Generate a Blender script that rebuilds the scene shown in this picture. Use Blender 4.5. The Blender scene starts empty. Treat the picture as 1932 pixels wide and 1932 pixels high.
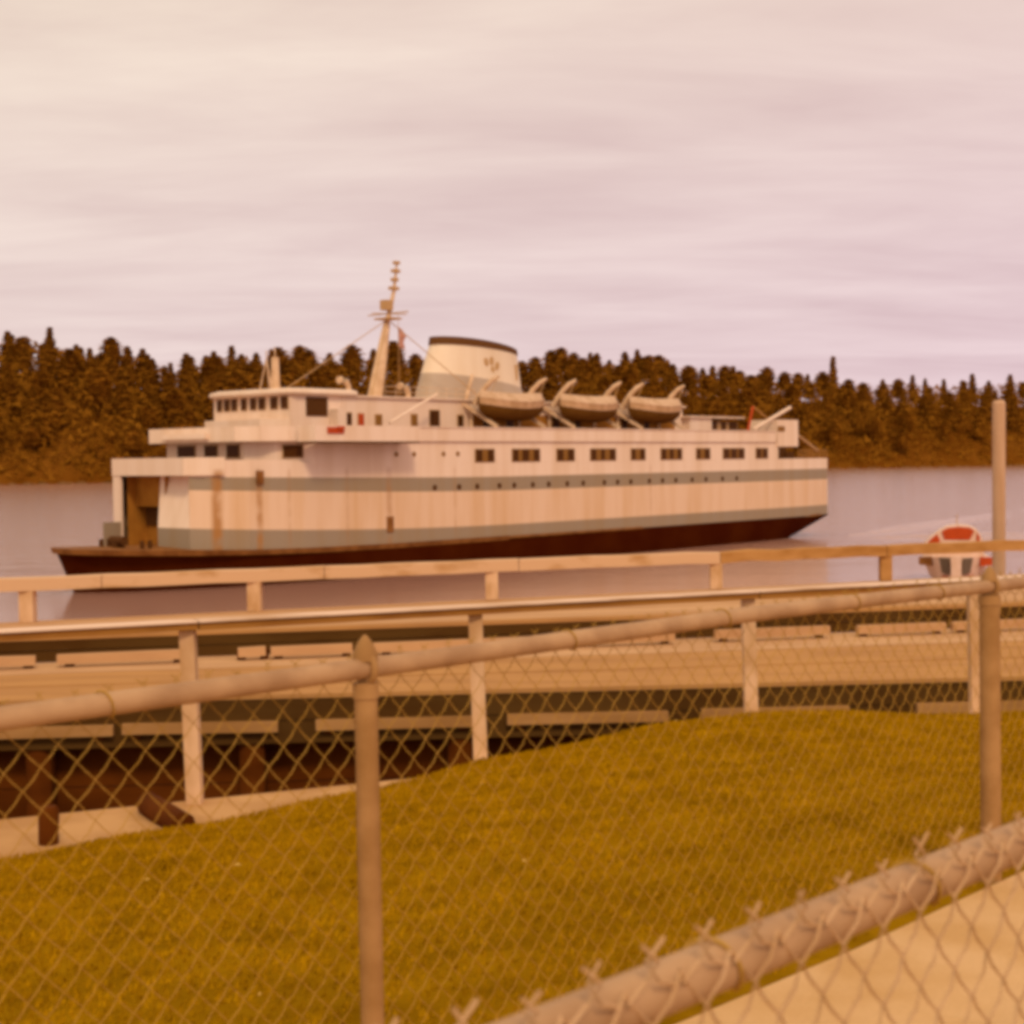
import bpy, bmesh, math, random
import numpy as np
from mathutils import Vector, Matrix

R = math.radians
rng = random.Random(7)
C = bpy.context.scene.collection
SC = bpy.context.scene

# ------------------------------------------------------------------ camera, sky, sun, exposure
EYE = 9.5                                   # camera height over the water
PITCH = math.atan(98 / 2825.0)
ROLL = math.atan(0.012)
cd = bpy.data.cameras.new('camera')
cam = bpy.data.objects.new('camera', cd)
C.objects.link(cam)
cd.sensor_fit = 'HORIZONTAL'
cd.angle = 2 * math.atan(966 / 2825.0)
cd.clip_start = 0.05
cd.clip_end = 9000
fwd = Vector((0, math.cos(PITCH), -math.sin(PITCH)))
up0 = Vector((0, math.sin(PITCH), math.cos(PITCH)))
rt0 = Vector((1, 0, 0))
rt = math.cos(ROLL) * rt0 - math.sin(ROLL) * up0
up = math.sin(ROLL) * rt0 + math.cos(ROLL) * up0
cam.matrix_world = Matrix(((rt.x, up.x, -fwd.x, 0), (rt.y, up.y, -fwd.y, 0), (rt.z, up.z, -fwd.z, EYE), (0, 0, 0, 1)))
cd.dof.use_dof = True
cd.dof.focus_distance = 15.0
cd.dof.aperture_fstop = 9.0
SC.camera = cam
SC.view_settings.view_transform = 'Standard'
SC.view_settings.look = 'None'
SC.view_settings.gamma = 1
SC.view_settings.use_curve_mapping = False
SC.view_settings.exposure = 0.2
SC.cycles.use_denoising = True
SC.cycles.pixel_filter_type = 'BLACKMAN_HARRIS'
SC.cycles.filter_width = 4.5               # the soft little lens of the snapshot camera
SC.cycles.max_bounces = 6

SUN_DIR = Vector((0.16, -0.70, 0.68)).normalized()   # towards the sun
sun_d = bpy.data.lights.new('sun', 'SUN')
sun_d.energy = 1.5
sun_d.angle = R(10)
sun_d.color = (1.0, 0.76, 0.50)
sun = bpy.data.objects.new('sun', sun_d)
sun.rotation_euler = SUN_DIR.to_track_quat('Z', 'Y').to_euler()
C.objects.link(sun)

world = bpy.data.worlds.new('World')
SC.world = world
world.use_nodes = True
nt = world.node_tree
nt.nodes.clear()


def wn(t, **kw):
    n = nt.nodes.new(t)
    for k, v in kw.items():
        setattr(n, k, v)
    return n


out = wn('ShaderNodeOutputWorld')
bg = wn('ShaderNodeBackground')
sky = wn('ShaderNodeTexSky', sky_type='NISHITA', sun_disc=False)
sky.sun_elevation = math.asin(SUN_DIR.z)
sky.sun_rotation = math.atan2(SUN_DIR.x, SUN_DIR.y)
bg.inputs['Strength'].default_value = 0.12
tc = wn('ShaderNodeTexCoord')
sep = wn('ShaderNodeSeparateXYZ')
nt.links.new(tc.outputs['Generated'], sep.inputs[0])
# a high even cloud layer: the view direction laid onto a flat sheet of cloud
zz = wn('ShaderNodeMath', operation='MAXIMUM'); zz.inputs[1].default_value = 0.0
nt.links.new(sep.outputs['Z'], zz.inputs[0])
za = wn('ShaderNodeMath', operation='ADD'); za.inputs[1].default_value = 0.12
nt.links.new(zz.outputs[0], za.inputs[0])
comb = wn('ShaderNodeCombineXYZ')
for ax in 'XY':
    dv = wn('ShaderNodeMath', operation='DIVIDE')
    nt.links.new(sep.outputs[ax], dv.inputs[0]); nt.links.new(za.outputs[0], dv.inputs[1])
    nt.links.new(dv.outputs[0], comb.inputs[ax])
mp = wn('ShaderNodeMapping'); mp.inputs['Rotation'].default_value = (0, 0, R(-12))
mp.inputs['Scale'].default_value = (0.6, 1.5, 1)
nt.links.new(comb.outputs[0], mp.inputs['Vector'])
n1 = wn('ShaderNodeTexNoise'); n1.inputs['Scale'].default_value = 1.5; n1.inputs['Detail'].default_value = 6
n1.inputs['Roughness'].default_value = 0.58; n1.inputs['Distortion'].default_value = 0.35
nt.links.new(mp.outputs[0], n1.inputs['Vector'])
ramp = wn('ShaderNodeValToRGB')
ramp.color_ramp.elements[0].position = 0.30
ramp.color_ramp.elements[0].color = (0.700, 0.540, 0.530, 1)
ramp.color_ramp.elements[1].position = 0.70
ramp.color_ramp.elements[1].color = (0.860, 0.715, 0.680, 1)
nt.links.new(n1.outputs['Fac'], ramp.inputs[0])
# the cloud sheet is creamier overhead, rosier low down
hz = wn('ShaderNodeMapRange'); hz.inputs['From Min'].default_value = 0.02; hz.inputs['From Max'].default_value = 0.36
nt.links.new(sep.outputs['Z'], hz.inputs['Value'])
tint = wn('ShaderNodeMix', data_type='RGBA', blend_type='MIX')
tint.inputs[6].default_value = (0.91, 0.88, 0.95, 1); tint.inputs[7].default_value = (1.02, 1.04, 0.88, 1)
nt.links.new(hz.outputs[0], tint.inputs[0])
mul = wn('ShaderNodeMix', data_type='RGBA', blend_type='MULTIPLY'); mul.inputs[0].default_value = 1
nt.links.new(ramp.outputs['Color'], mul.inputs[6]); nt.links.new(tint.outputs[2], mul.inputs[7])
scl = wn('ShaderNodeMix', data_type='RGBA', blend_type='MULTIPLY'); scl.inputs[0].default_value = 1
scl.inputs[7].default_value = (8.0, 8.0, 8.0, 1)        # cloud brightness in the sky texture's own units
az = wn('ShaderNodeMapRange'); az.inputs['From Min'].default_value = -0.5; az.inputs['From Max'].default_value = 0.5
nt.links.new(sep.outputs['X'], az.inputs['Value'])
azt = wn('ShaderNodeMix', data_type='RGBA', blend_type='MIX')
azt.inputs[6].default_value = (1.04, 1.045, 0.97, 1); azt.inputs[7].default_value = (0.965, 0.895, 0.965, 1)
nt.links.new(az.outputs[0], azt.inputs[0])
mul2 = wn('ShaderNodeMix', data_type='RGBA', blend_type='MULTIPLY'); mul2.inputs[0].default_value = 1
nt.links.new(mul.outputs[2], mul2.inputs[6]); nt.links.new(azt.outputs[2], mul2.inputs[7])
nt.links.new(mul2.outputs[2], scl.inputs[6])
cover = wn('ShaderNodeMix', data_type='RGBA', blend_type='MIX'); cover.inputs[0].default_value = 0.96
nt.links.new(sky.outputs[0], cover.inputs[6]); nt.links.new(scl.outputs[2], cover.inputs[7])
nt.links.new(cover.outputs[2], bg.inputs['Color'])
nt.links.new(bg.outputs[0], out.inputs['Surface'])


# ------------------------------------------------------------------ materials
def translucent(m, fac):
    """thin foliage lets part of the light through"""
    t = m.node_tree
    b = t.nodes['Principled BSDF']; o = t.nodes['Material Output']
    tr = t.nodes.new('ShaderNodeBsdfTranslucent'); mx = t.nodes.new('ShaderNodeMixShader'); mx.inputs[0].default_value = fac
    l = b.inputs['Base Color'].links
    if l:
        t.links.new(l[0].from_socket, tr.inputs['Color'])
    t.links.new(b.outputs[0], mx.inputs[1]); t.links.new(tr.outputs[0], mx.inputs[2]); t.links.new(mx.outputs[0], o.inputs['Surface'])
    return m


def mat(name, col, rough=0.7, spec=0.3, metal=0.0, var=None, vscale=3.0, vstretch=(1, 1, 1), vamt=0.5, vlo=0.4, vhi=0.65,
        bump=0.0, bscale=30.0, detail=5):
    m = bpy.data.materials.new(name)
    m.use_nodes = True
    t = m.node_tree
    b = t.nodes['Principled BSDF']
    b.inputs['Roughness'].default_value = rough
    b.inputs['Specular IOR Level'].default_value = spec
    b.inputs['Metallic'].default_value = metal
    b.inputs['Base Color'].default_value = (*col, 1)
    co = t.nodes.new('ShaderNodeTexCoord')
    if var:
        mpn = t.nodes.new('ShaderNodeMapping'); mpn.inputs['Scale'].default_value = vstretch
        t.links.new(co.outputs['Object'], mpn.inputs['Vector'])
        n = t.nodes.new('ShaderNodeTexNoise'); n.inputs['Scale'].default_value = vscale; n.inputs['Detail'].default_value = detail
        t.links.new(mpn.outputs[0], n.inputs['Vector'])
        mr = t.nodes.new('ShaderNodeMapRange'); mr.inputs['From Min'].default_value = vlo; mr.inputs['From Max'].default_value = vhi
        mr.inputs['To Max'].default_value = vamt
        t.links.new(n.outputs['Fac'], mr.inputs['Value'])
        mx = t.nodes.new('ShaderNodeMix'); mx.data_type = 'RGBA'
        mx.inputs[6].default_value = (*col, 1); mx.inputs[7].default_value = (*var, 1)
        t.links.new(mr.outputs[0], mx.inputs[0]); t.links.new(mx.outputs[2], b.inputs['Base Color'])
    if bump:
        n2 = t.nodes.new('ShaderNodeTexNoise'); n2.inputs['Scale'].default_value = bscale; n2.inputs['Detail'].default_value = 4
        t.links.new(co.outputs['Object'], n2.inputs['Vector'])
        bp = t.nodes.new('ShaderNodeBump'); bp.inputs['Strength'].default_value = bump; bp.inputs['Distance'].default_value = 0.02
        t.links.new(n2.outputs['Fac'], bp.inputs['Height']); t.links.new(bp.outputs[0], b.inputs['Normal'])
    return m


def ship_paint(name, col, rust, amt, rough=0.55):
    """painted steel with run-down rust and grime, plus the two long rust runs near the bow"""
    m = bpy.data.materials.new(name)
    m.use_nodes = True
    t = m.node_tree
    b = t.nodes['Principled BSDF']
    b.inputs['Roughness'].default_value = rough
    b.inputs['Specular IOR Level'].default_value = 0.25
    co = t.nodes.new('ShaderNodeTexCoord')
    mpn = t.nodes.new('ShaderNodeMapping'); mpn.inputs['Scale'].default_value = (0.55, 0.55, 0.05)
    t.links.new(co.outputs['Object'], mpn.inputs['Vector'])
    n = t.nodes.new('ShaderNodeTexNoise'); n.inputs['Scale'].default_value = 1.0; n.inputs['Detail'].default_value = 7
    n.inputs['Roughness'].default_value = 0.62
    t.links.new(mpn.outputs[0], n.inputs['Vector'])
    mr = t.nodes.new('ShaderNodeMapRange'); mr.inputs['From Min'].default_value = 0.42; mr.inputs['From Max'].default_value = 0.72
    mr.inputs['To Max'].default_value = amt
    t.links.new(n.outputs['Fac'], mr.inputs['Value'])
    mx = t.nodes.new('ShaderNodeMix'); mx.data_type = 'RGBA'
    mx.inputs[6].default_value = (*col, 1); mx.inputs[7].default_value = (*rust, 1)
    t.links.new(mr.outputs[0], mx.inputs[0])
    pn = t.nodes.new('ShaderNodeTexNoise'); pn.inputs['Scale'].default_value = 0.9; pn.inputs['Detail'].default_value = 5
    t.links.new(co.outputs['Object'], pn.inputs['Vector'])
    patch = t.nodes.new('ShaderNodeMapRange'); patch.inputs['From Min'].default_value = 0.3; patch.inputs['From Max'].default_value = 0.6
    patch.inputs['To Min'].default_value = 0.25
    t.links.new(pn.outputs['Fac'], patch.inputs['Value'])
    # rust runs: narrow bands along the ship's length
    sp = t.nodes.new('ShaderNodeSeparateXYZ'); t.links.new(co.outputs['Object'], sp.inputs[0])
    last = mx.outputs[2]
    for s0, wd, k in ((8.6, 0.6, 0.85), (11.9, 0.45, 0.7), (14.6, 0.25, 0.3), (20.4, 0.3, 0.3), (25.0, 0.5, 0.5), (33.0, 0.3, 0.25), (62.0, 0.35, 0.25)):
        d = t.nodes.new('ShaderNodeMath'); d.operation = 'SUBTRACT'; d.inputs[1].default_value = s0
        t.links.new(sp.outputs['X'], d.inputs[0])
        a = t.nodes.new('ShaderNodeMath'); a.operation = 'ABSOLUTE'; t.links.new(d.outputs[0], a.inputs[0])
        q = t.nodes.new('ShaderNodeMapRange'); q.interpolation_type = 'SMOOTHSTEP'
        q.inputs['From Min'].default_value = wd; q.inputs['From Max'].default_value = wd * 0.2
        q.inputs['To Max'].default_value = k
        t.links.new(a.outputs[0], q.inputs['Value'])
        zm = t.nodes.new('ShaderNodeMapRange'); zm.inputs['From Min'].default_value = 9.2; zm.inputs['From Max'].default_value = 8.7
        t.links.new(sp.outputs['Z'], zm.inputs['Value'])
        zn = t.nodes.new('ShaderNodeMath'); zn.operation = 'MULTIPLY'
        t.links.new(q.outputs[0], zn.inputs[0]); t.links.new(zm.outputs[0], zn.inputs[1])
        zq = t.nodes.new('ShaderNodeMath'); zq.operation = 'MULTIPLY'
        t.links.new(zn.outputs[0], zq.inputs[0]); t.links.new(patch.outputs[0], zq.inputs[1])
        m2 = t.nodes.new('ShaderNodeMix'); m2.data_type = 'RGBA'; m2.inputs[7].default_value = (0.40, 0.17, 0.03, 1)
        t.links.new(zq.outputs[0], m2.inputs[0]); t.links.new(last, m2.inputs[6]); last = m2.outputs[2]
    t.links.new(last, b.inputs['Base Color'])
    return m


M = {}
M['white'] = ship_paint('white_ship_paint', (0.84, 0.65, 0.50), (0.60, 0.37, 0.17), 0.45)
M['side'] = ship_paint('lower_side_paint', (0.78, 0.55, 0.37), (0.60, 0.33, 0.11), 0.55)  # deeper, yellower base than the upper white, with rust streaks
M['teal'] = ship_paint('sage_green_paint', (0.325, 0.25, 0.17), (0.32, 0.20, 0.08), 0.55)
M['funnel_teal'] = ship_paint('pale_green_paint', (0.46, 0.36, 0.27), (0.38, 0.25, 0.12), 0.3)
M['cream'] = ship_paint('cream_funnel_paint', (0.80, 0.65, 0.48), (0.62, 0.42, 0.22), 0.35)
M['black'] = mat('dark_hull_paint', (0.044, 0.006, 0.0005), 0.85, 0.01, var=(0.06, 0.011, 0.0008), vscale=0.25, vamt=0.9)
M['rim'] = mat('rusty_deck_edge', (0.27, 0.11, 0.025), 0.8, 0.15, var=(0.16, 0.055, 0.01), vscale=0.9, vamt=0.9)
M['deck'] = mat('deck_plate', (0.30, 0.17, 0.08), 0.85, 0.15, var=(0.2, 0.1, 0.04), vscale=0.7)
M['pane'] = mat('dark_window_glass', (0.075, 0.025, 0.003), 0.3, 0.06)
M['curtain'] = mat('curtained_window', (0.25, 0.115, 0.022), 0.5, 0.1)
M['frame'] = mat('window_frame', (0.50, 0.30, 0.13), 0.6, 0.2)
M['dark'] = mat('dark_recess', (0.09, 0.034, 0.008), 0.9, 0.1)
M['brownpanel'] = mat('brown_door_and_shade', (0.40, 0.17, 0.025), 0.85, 0.05, var=(0.28, 0.105, 0.014), vscale=1.1)
M['funnel_cap'] = mat('brown_funnel_top', (0.13, 0.052, 0.012), 0.8, 0.15)
M['mast'] = mat('mast_paint', (0.72, 0.50, 0.31), 0.6, 0.2, var=(0.45, 0.26, 0.12), vscale=1.2, vamt=0.6)
M['boat'] = mat('lifeboat_paint', (0.58, 0.36, 0.20), 0.65, 0.2, var=(0.38, 0.21, 0.08), vscale=1.3, vamt=0.6)
M['boathull_shaded'] = mat('shaded_lifeboat_hull', (0.14, 0.06, 0.01), 0.8, 0.03, var=(0.10, 0.04, 0.006), vscale=1.3)  # shading under the boat's flare painted in as a darker hull colour
M['canvas'] = mat('lifeboat_canvas', (0.62, 0.42, 0.27), 0.9, 0.1, var=(0.42, 0.25, 0.12), vscale=1.4, vamt=0.6)
M['red'] = mat('faded_red_paint', (0.48, 0.06, 0.006), 0.6, 0.2, var=(0.36, 0.045, 0.006), vscale=2.0)
M['flag'] = mat('faded_flag', (0.55, 0.28, 0.20), 0.9, 0.1)
M['boatwhite'] = mat('white_boat_paint', (0.78, 0.55, 0.42), 0.5, 0.3, var=(0.6, 0.38, 0.22), vscale=2.0)
M['boatblue'] = mat('dull_blue_paint', (0.14, 0.095, 0.06), 0.5, 0.3)
M['oldwood'] = mat('weathered_timber', (0.50, 0.26, 0.085), 0.9, 0.1, var=(0.36, 0.165, 0.04), vscale=2.2, vstretch=(0.35, 2, 2), vamt=0.9, bump=0.3, bscale=12)
M['paintwood'] = mat('flaking_white_timber', (0.66, 0.42, 0.24), 0.85, 0.1, var=(0.46, 0.24, 0.08), vscale=1.1, vstretch=(0.6, 3, 3), vamt=0.9, vlo=0.52, vhi=0.68, bump=0.2)
M['rail_shaded'] = mat('shaded_handrail_timber', (0.36, 0.165, 0.035), 0.9, 0.1, var=(0.26, 0.105, 0.02), vscale=1.6, vstretch=(0.4, 3, 3), vamt=1.0)  # shaded face of the handrail, put into the colour
M['rail_lit'] = mat('lit_handrail_paint', (0.80, 0.58, 0.42), 0.8, 0.15, var=(0.45, 0.25, 0.1), vscale=1.5, vstretch=(0.5, 2, 2), vamt=0.9, vlo=0.5, vhi=0.7)  # lit top of the handrail, put in as a paler colour
M['whitepost'] = mat('white_post_paint', (0.74, 0.49, 0.29), 0.85, 0.15, var=(0.52, 0.30, 0.13), vscale=5, vstretch=(1, 1, 0.5), vamt=0.9, bump=0.15)
M['plank'] = mat('bleached_deck_plank', (0.48, 0.25, 0.085), 0.9, 0.1, var=(0.40, 0.20, 0.07), vscale=1.4, vstretch=(0.5, 2, 2), vamt=0.9, bump=0.3, bscale=9)
M['plank2'] = mat('pale_deck_plank', (0.58, 0.345, 0.17), 0.9, 0.1, var=(0.48, 0.27, 0.13), vscale=1.1, vstretch=(0.5, 2, 2), vamt=0.9, bump=0.3, bscale=9)
M['fascia'] = mat('dark_fascia', (0.095, 0.047, 0.011), 0.9, 0.05, var=(0.07, 0.03, 0.006), vscale=1.5, vstretch=(0.4, 2, 2), vamt=0.9)  # dark brown base with still darker patches
M['creosote_and_void'] = mat('creosote_and_void_timber', (0.12, 0.032, 0.003), 0.9, 0.05, var=(0.075, 0.018, 0.0015), vscale=1.6, vstretch=(0.5, 2, 2), vamt=0.9, bump=0.3, bscale=8)  # also colours the planks standing for the shaded void under the wharf
M['wale'] = mat('bleached_wale_board', (0.44, 0.235, 0.085), 0.9, 0.1, var=(0.32, 0.16, 0.05), vscale=1.6, vstretch=(0.4, 2, 2), vamt=0.9)
M['pile'] = mat('pale_pile_wood', (0.62, 0.40, 0.25), 0.9, 0.1, var=(0.48, 0.28, 0.15), vscale=2, vstretch=(2, 2, 0.3), vamt=0.8, bump=0.3, bscale=8)
M['concrete'] = mat('worn_concrete', (0.56, 0.32, 0.13), 0.95, 0.1, var=(0.42, 0.22, 0.08), vscale=2.5, vamt=0.8, bump=0.3, bscale=40)
M['path'] = mat('sandy_path', (0.66, 0.42, 0.20), 0.95, 0.1, var=(0.55, 0.32, 0.12), vscale=3.0, vamt=0.8, bump=0.4, bscale=60)
M['galv'] = mat('galvanised_pipe', (0.48, 0.29, 0.145), 0.6, 0.22, metal=0.0, var=(0.32, 0.175, 0.08), vscale=9, vstretch=(1, 1, 1), vamt=0.8, bump=0.05, bscale=60)
M['galvpost'] = mat('galvanised_post', (0.42, 0.235, 0.09), 0.75, 0.1, metal=0.0, var=(0.30, 0.155, 0.05), vscale=9, vamt=0.8, bump=0.05, bscale=60)
M['wire'] = mat('galvanised_wire', (0.45, 0.26, 0.05), 0.7, 0.08, metal=0.0, var=(0.37, 0.20, 0.03), vscale=14, vamt=0.8)
M['palewire'] = mat('pale_galvanised_wire', (0.60, 0.38, 0.20), 0.6, 0.25, var=(0.48, 0.28, 0.12), vscale=14, vamt=0.8)
M['lawn'] = mat('lawn_turf', (0.30, 0.155, 0.003), 0.95, 0.0, var=(0.20, 0.098, 0.0016), vscale=3.2, vamt=1.0, bump=0.8, bscale=30, detail=8)
M['blade'] = mat('grass_blade', (0.425, 0.222, 0.003), 0.9, 0.0, var=(0.30, 0.152, 0.0017), vscale=4.5, vamt=1.0, vlo=0.38, vhi=0.62, detail=7)
M['leaflitter'] = mat('dry_leaf', (0.62, 0.40, 0.10), 0.9, 0.05)
M['soil'] = mat('shore_soil', (0.17, 0.08, 0.02), 0.95, 0.05, var=(0.1, 0.045, 0.01), vscale=0.8, bump=0.4, bscale=6)
M['hillside'] = mat('wooded_slope', (0.14, 0.046, 0.004), 0.95, 0.0, var=(0.20, 0.075, 0.008), vscale=0.02, vamt=1.0, vlo=0.45, vhi=0.65)
M['bark'] = mat('tree_bark', (0.12, 0.05, 0.012), 0.95, 0.05)
M['leaf'] = []
for i, (a, b_) in enumerate((((0.42, 0.18, 0.018), (0.37, 0.155, 0.014)), ((0.44, 0.192, 0.02), (0.39, 0.165, 0.016)), ((0.40, 0.168, 0.016), (0.35, 0.145, 0.013)), ((0.46, 0.205, 0.022), (0.40, 0.175, 0.017)))):
    M['leaf'].append(mat('conifer_needles', a, 0.95, 0.0, var=b_, vscale=0.35, vamt=1.0, vlo=0.35, vhi=0.65))
M['brush'] = mat('shore_brush', (0.34, 0.145, 0.014), 0.95, 0.0, var=(0.26, 0.105, 0.009), vscale=0.05, vamt=1.0, vlo=0.38, vhi=0.62)
M['rock'] = mat('shore_rock', (0.20, 0.10, 0.03), 0.9, 0.1, var=(0.1, 0.045, 0.012), vscale=0.15)

for m_ in M['leaf'] + [M['brush']]:
    translucent(m_, 0.35)

# water: calm with small ripples
mw = bpy.data.materials.new('harbour_water')
mw.use_nodes = True
t = mw.node_tree
b = t.nodes['Principled BSDF']
b.inputs['Base Color'].default_value = (0.43, 0.235, 0.17, 1)
b.inputs['Roughness'].default_value = 0.16
b.inputs['IOR'].default_value = 1.6
b.inputs['Specular IOR Level'].default_value = 0.5
co = t.nodes.new('ShaderNodeTexCoord')
prev = None
sepw = t.nodes.new('ShaderNodeSeparateXYZ'); t.links.new(co.outputs['Object'], sepw.inputs[0])
lee = t.nodes.new('ShaderNodeMapRange')      # calmer in the lee of the wharf, choppier in the channel
lee.inputs['From Min'].default_value = 104; lee.inputs['From Max'].default_value = 150
lee.inputs['To Min'].default_value = 0.06; lee.inputs['To Max'].default_value = 1.0
t.links.new(sepw.outputs['Y'], lee.inputs['Value'])
for sc_, st, ds in (((0.35, 0.9, 1), 0.75, 0.2), ((0.06, 0.14, 1), 0.4, 0.5)):
    mpn = t.nodes.new('ShaderNodeMapping'); mpn.inputs['Scale'].default_value = sc_; mpn.inputs['Rotation'].default_value = (0, 0, R(14))
    t.links.new(co.outputs['Object'], mpn.inputs['Vector'])
    n = t.nodes.new('ShaderNodeTexNoise'); n.inputs['Scale'].default_value = 1.0; n.inputs['Detail'].default_value = 4
    t.links.new(mpn.outputs[0], n.inputs['Vector'])
    bp = t.nodes.new('ShaderNodeBump'); bp.inputs['Distance'].default_value = ds
    sm = t.nodes.new('ShaderNodeMath'); sm.operation = 'MULTIPLY'; sm.inputs[1].default_value = st
    t.links.new(lee.outputs[0], sm.inputs[0]); t.links.new(sm.outputs[0], bp.inputs['Strength'])
    t.links.new(n.outputs['Fac'], bp.inputs['Height'])
    if prev:
        t.links.new(prev.outputs[0], bp.inputs['Normal'])
    prev = bp
t.links.new(prev.outputs[0], b.inputs['Normal'])
M['water'] = mw


# ------------------------------------------------------------------ mesh building
class MB:
    """collects boxes, beams, tubes, lofts; build() links them as ONE mesh object"""

    def __init__(s):
        s.v = []; s.f = []; s.mi = []; s.k = 0

    def add(s, vs, fs):
        o = len(s.v)
        s.v += [tuple(p) for p in vs]
        s.f += [tuple(i + o for i in q) for q in fs]
        s.mi += [s.k] * len(fs)
        return s

    def box(s, x0, x1, y0, y1, z0, z1):
        return s.add([(x0, y0, z0), (x1, y0, z0), (x1, y1, z0), (x0, y1, z0), (x0, y0, z1), (x1, y0, z1), (x1, y1, z1), (x0, y1, z1)],
                     [(0, 3, 2, 1), (4, 5, 6, 7), (0, 1, 5, 4), (1, 2, 6, 5), (2, 3, 7, 6), (3, 0, 4, 7)])

    def beam(s, a, b_, w, h, upv=(0, 0, 1), jit=0.0):
        a = Vector(a); b_ = Vector(b_)
        d = (b_ - a).normalized(); u = Vector(upv)
        sd = d.cross(u).normalized(); u = sd.cross(d).normalized()
        vs = []
        for p in (a, b_):
            for i, j in ((-1, -1), (1, -1), (1, 1), (-1, 1)):
                vs.append(p + sd * (i * w / 2) + u * (j * h / 2))
        return s.add(vs, [(0, 1, 2, 3), (7, 6, 5, 4), (0, 4, 5, 1), (1, 5, 6, 2), (2, 6, 7, 3), (3, 7, 4, 0)])

    def tube(s, pts, rad, n=8, cap=True):
        pts = [Vector(p) for p in pts]
        if not isinstance(rad, (list, tuple)):
            rad = [rad] * len(pts)
        vs = []; fs = []
        d0 = (pts[1] - pts[0]).normalized()
        ref = Vector((0, 0, 1)) if abs(d0.z) < 0.9 else Vector((1, 0, 0))
        for i, p in enumerate(pts):
            d = (pts[min(i + 1, len(pts) - 1)] - pts[max(i - 1, 0)]).normalized()
            a = d.cross(ref).normalized(); c = a.cross(d).normalized()
            for k in range(n):
                th = 2 * math.pi * k / n
                vs.append(p + (a * math.cos(th) + c * math.sin(th)) * rad[i])
        for i in range(len(pts) - 1):
            for k in range(n):
                fs.append((i * n + k, i * n + (k + 1) % n, (i + 1) * n + (k + 1) % n, (i + 1) * n + k))
        if cap:
            fs.append(tuple(reversed(range(n)))); fs.append(tuple(range((len(pts) - 1) * n, len(pts) * n)))
        return s.add(vs, fs)

    def prism(s, poly, z0, z1):
        n = len(poly)
        vs = [(x, y, z0) for x, y in poly] + [(x, y, z1) for x, y in poly]
        fs = [tuple(reversed(range(n))), tuple(range(n, 2 * n))] + [(i, (i + 1) % n, n + (i + 1) % n, n + i) for i in range(n)]
        return s.add(vs, fs)

    def loft(s, rings, cap=True, closed=True):
        n = len(rings[0])
        vs = [p for r in rings for p in r]; fs = []
        m = n if closed else n - 1
        for i in range(len(rings) - 1):
            for k in range(m):
                fs.append((i * n + k, i * n + (k + 1) % n, (i + 1) * n + (k + 1) % n, (i + 1) * n + k))
        if cap:
            fs.append(tuple(reversed(range(n)))); fs.append(tuple(range((len(rings) - 1) * n, len(rings) * n)))
        return s.add(vs, fs)

    def mesh(s, name, mats, smooth=False, normals=True):
        me = bpy.data.meshes.new(name)
        me.from_pydata(s.v, [], s.f)
        for m_ in (mats if isinstance(mats, (list, tuple)) else [mats]):
            me.materials.append(m_)
        if any(s.mi):
            me.polygons.foreach_set('material_index', s.mi)
        if normals:
            bm = bmesh.new(); bm.from_mesh(me)
            bmesh.ops.recalc_face_normals(bm, faces=bm.faces)
            bm.to_mesh(me); bm.free()
        if smooth:
            me.polygons.foreach_set('use_smooth', [True] * len(me.polygons))
            me.set_sharp_from_angle(angle=R(40))
        me.update()
        return me

    def build(s, name, mats, parent=None, smooth=False, normals=True, kind=None):
        return link(name, s.mesh(name, mats, smooth, normals), parent, kind)


def link(name, me, parent=None, kind=None):
    o = bpy.data.objects.new(name, me)
    C.objects.link(o)
    if parent:
        o.parent = parent
    if kind:
        o['kind'] = kind
    return o


def thing(name, label, cat, loc=(0, 0, 0), rz=0.0, group=None):
    o = bpy.data.objects.new(name, None)
    C.objects.link(o)
    o.empty_display_size = 0.3
    o.location = loc; o.rotation_euler = (0, 0, rz)
    return tag(o, label, cat, group)


def tag(o, label, cat, group=None):
    o['label'] = label; o['category'] = cat
    if group:
        o['group'] = group
    return o


def copy_tree(root):
    r = root.copy(); C.objects.link(r)
    for ch in list(root.children):
        c = ch.copy(); C.objects.link(c); c.parent = r
        for g in list(ch.children):
            d = g.copy(); C.objects.link(d); d.parent = c
    return r


def lerp(a, b_, t_):
    return a + (b_ - a) * t_


def interp(x, xs, ys):
    return float(np.interp(x, xs, ys))


# ------------------------------------------------------------------ setting: water, far shore, near bank
MB().add([(-4000, -60, 0), (4000, -60, 0), (4000, 6000, 0), (-4000, 6000, 0)], [(0, 1, 2, 3)]).build('water', M['water'], kind='structure')

SH_X = [-900, -520, -280, -244, -186, -106, 0, 122, 245, 379, 445, 800, 1400]
SH_Y = [640, 690, 742, 748, 790, 824, 926, 1033, 1091, 1168, 1180, 1260, 1380]
SKY_X = [-900, -600, -297, -285, -272, -259, -247, -235, -221, -204, -193, -172, -154, -129, -110, -97, -72, -59, -24, 9, 28, 42, 73, 99, 130, 152, 179, 201, 229, 278, 330, 362, 423, 462, 800, 1400]
SKY_Z = [70, 80, 84.7, 83.8, 88.8, 87.0, 81.7, 89.3, 83.7, 74.9, 78.5, 81.4, 84.1, 87.3, 80.3, 83.2, 84.8, 79.5, 78.5, 83.2, 88.7, 94.1, 93.1, 95.7, 85.6, 82.7, 86.5, 80.6, 78.9, 79.9, 77.5, 81.8, 77.5, 76.5, 78, 70]


def shore_y(x):
    return interp(x, SH_X, SH_Y)


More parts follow.
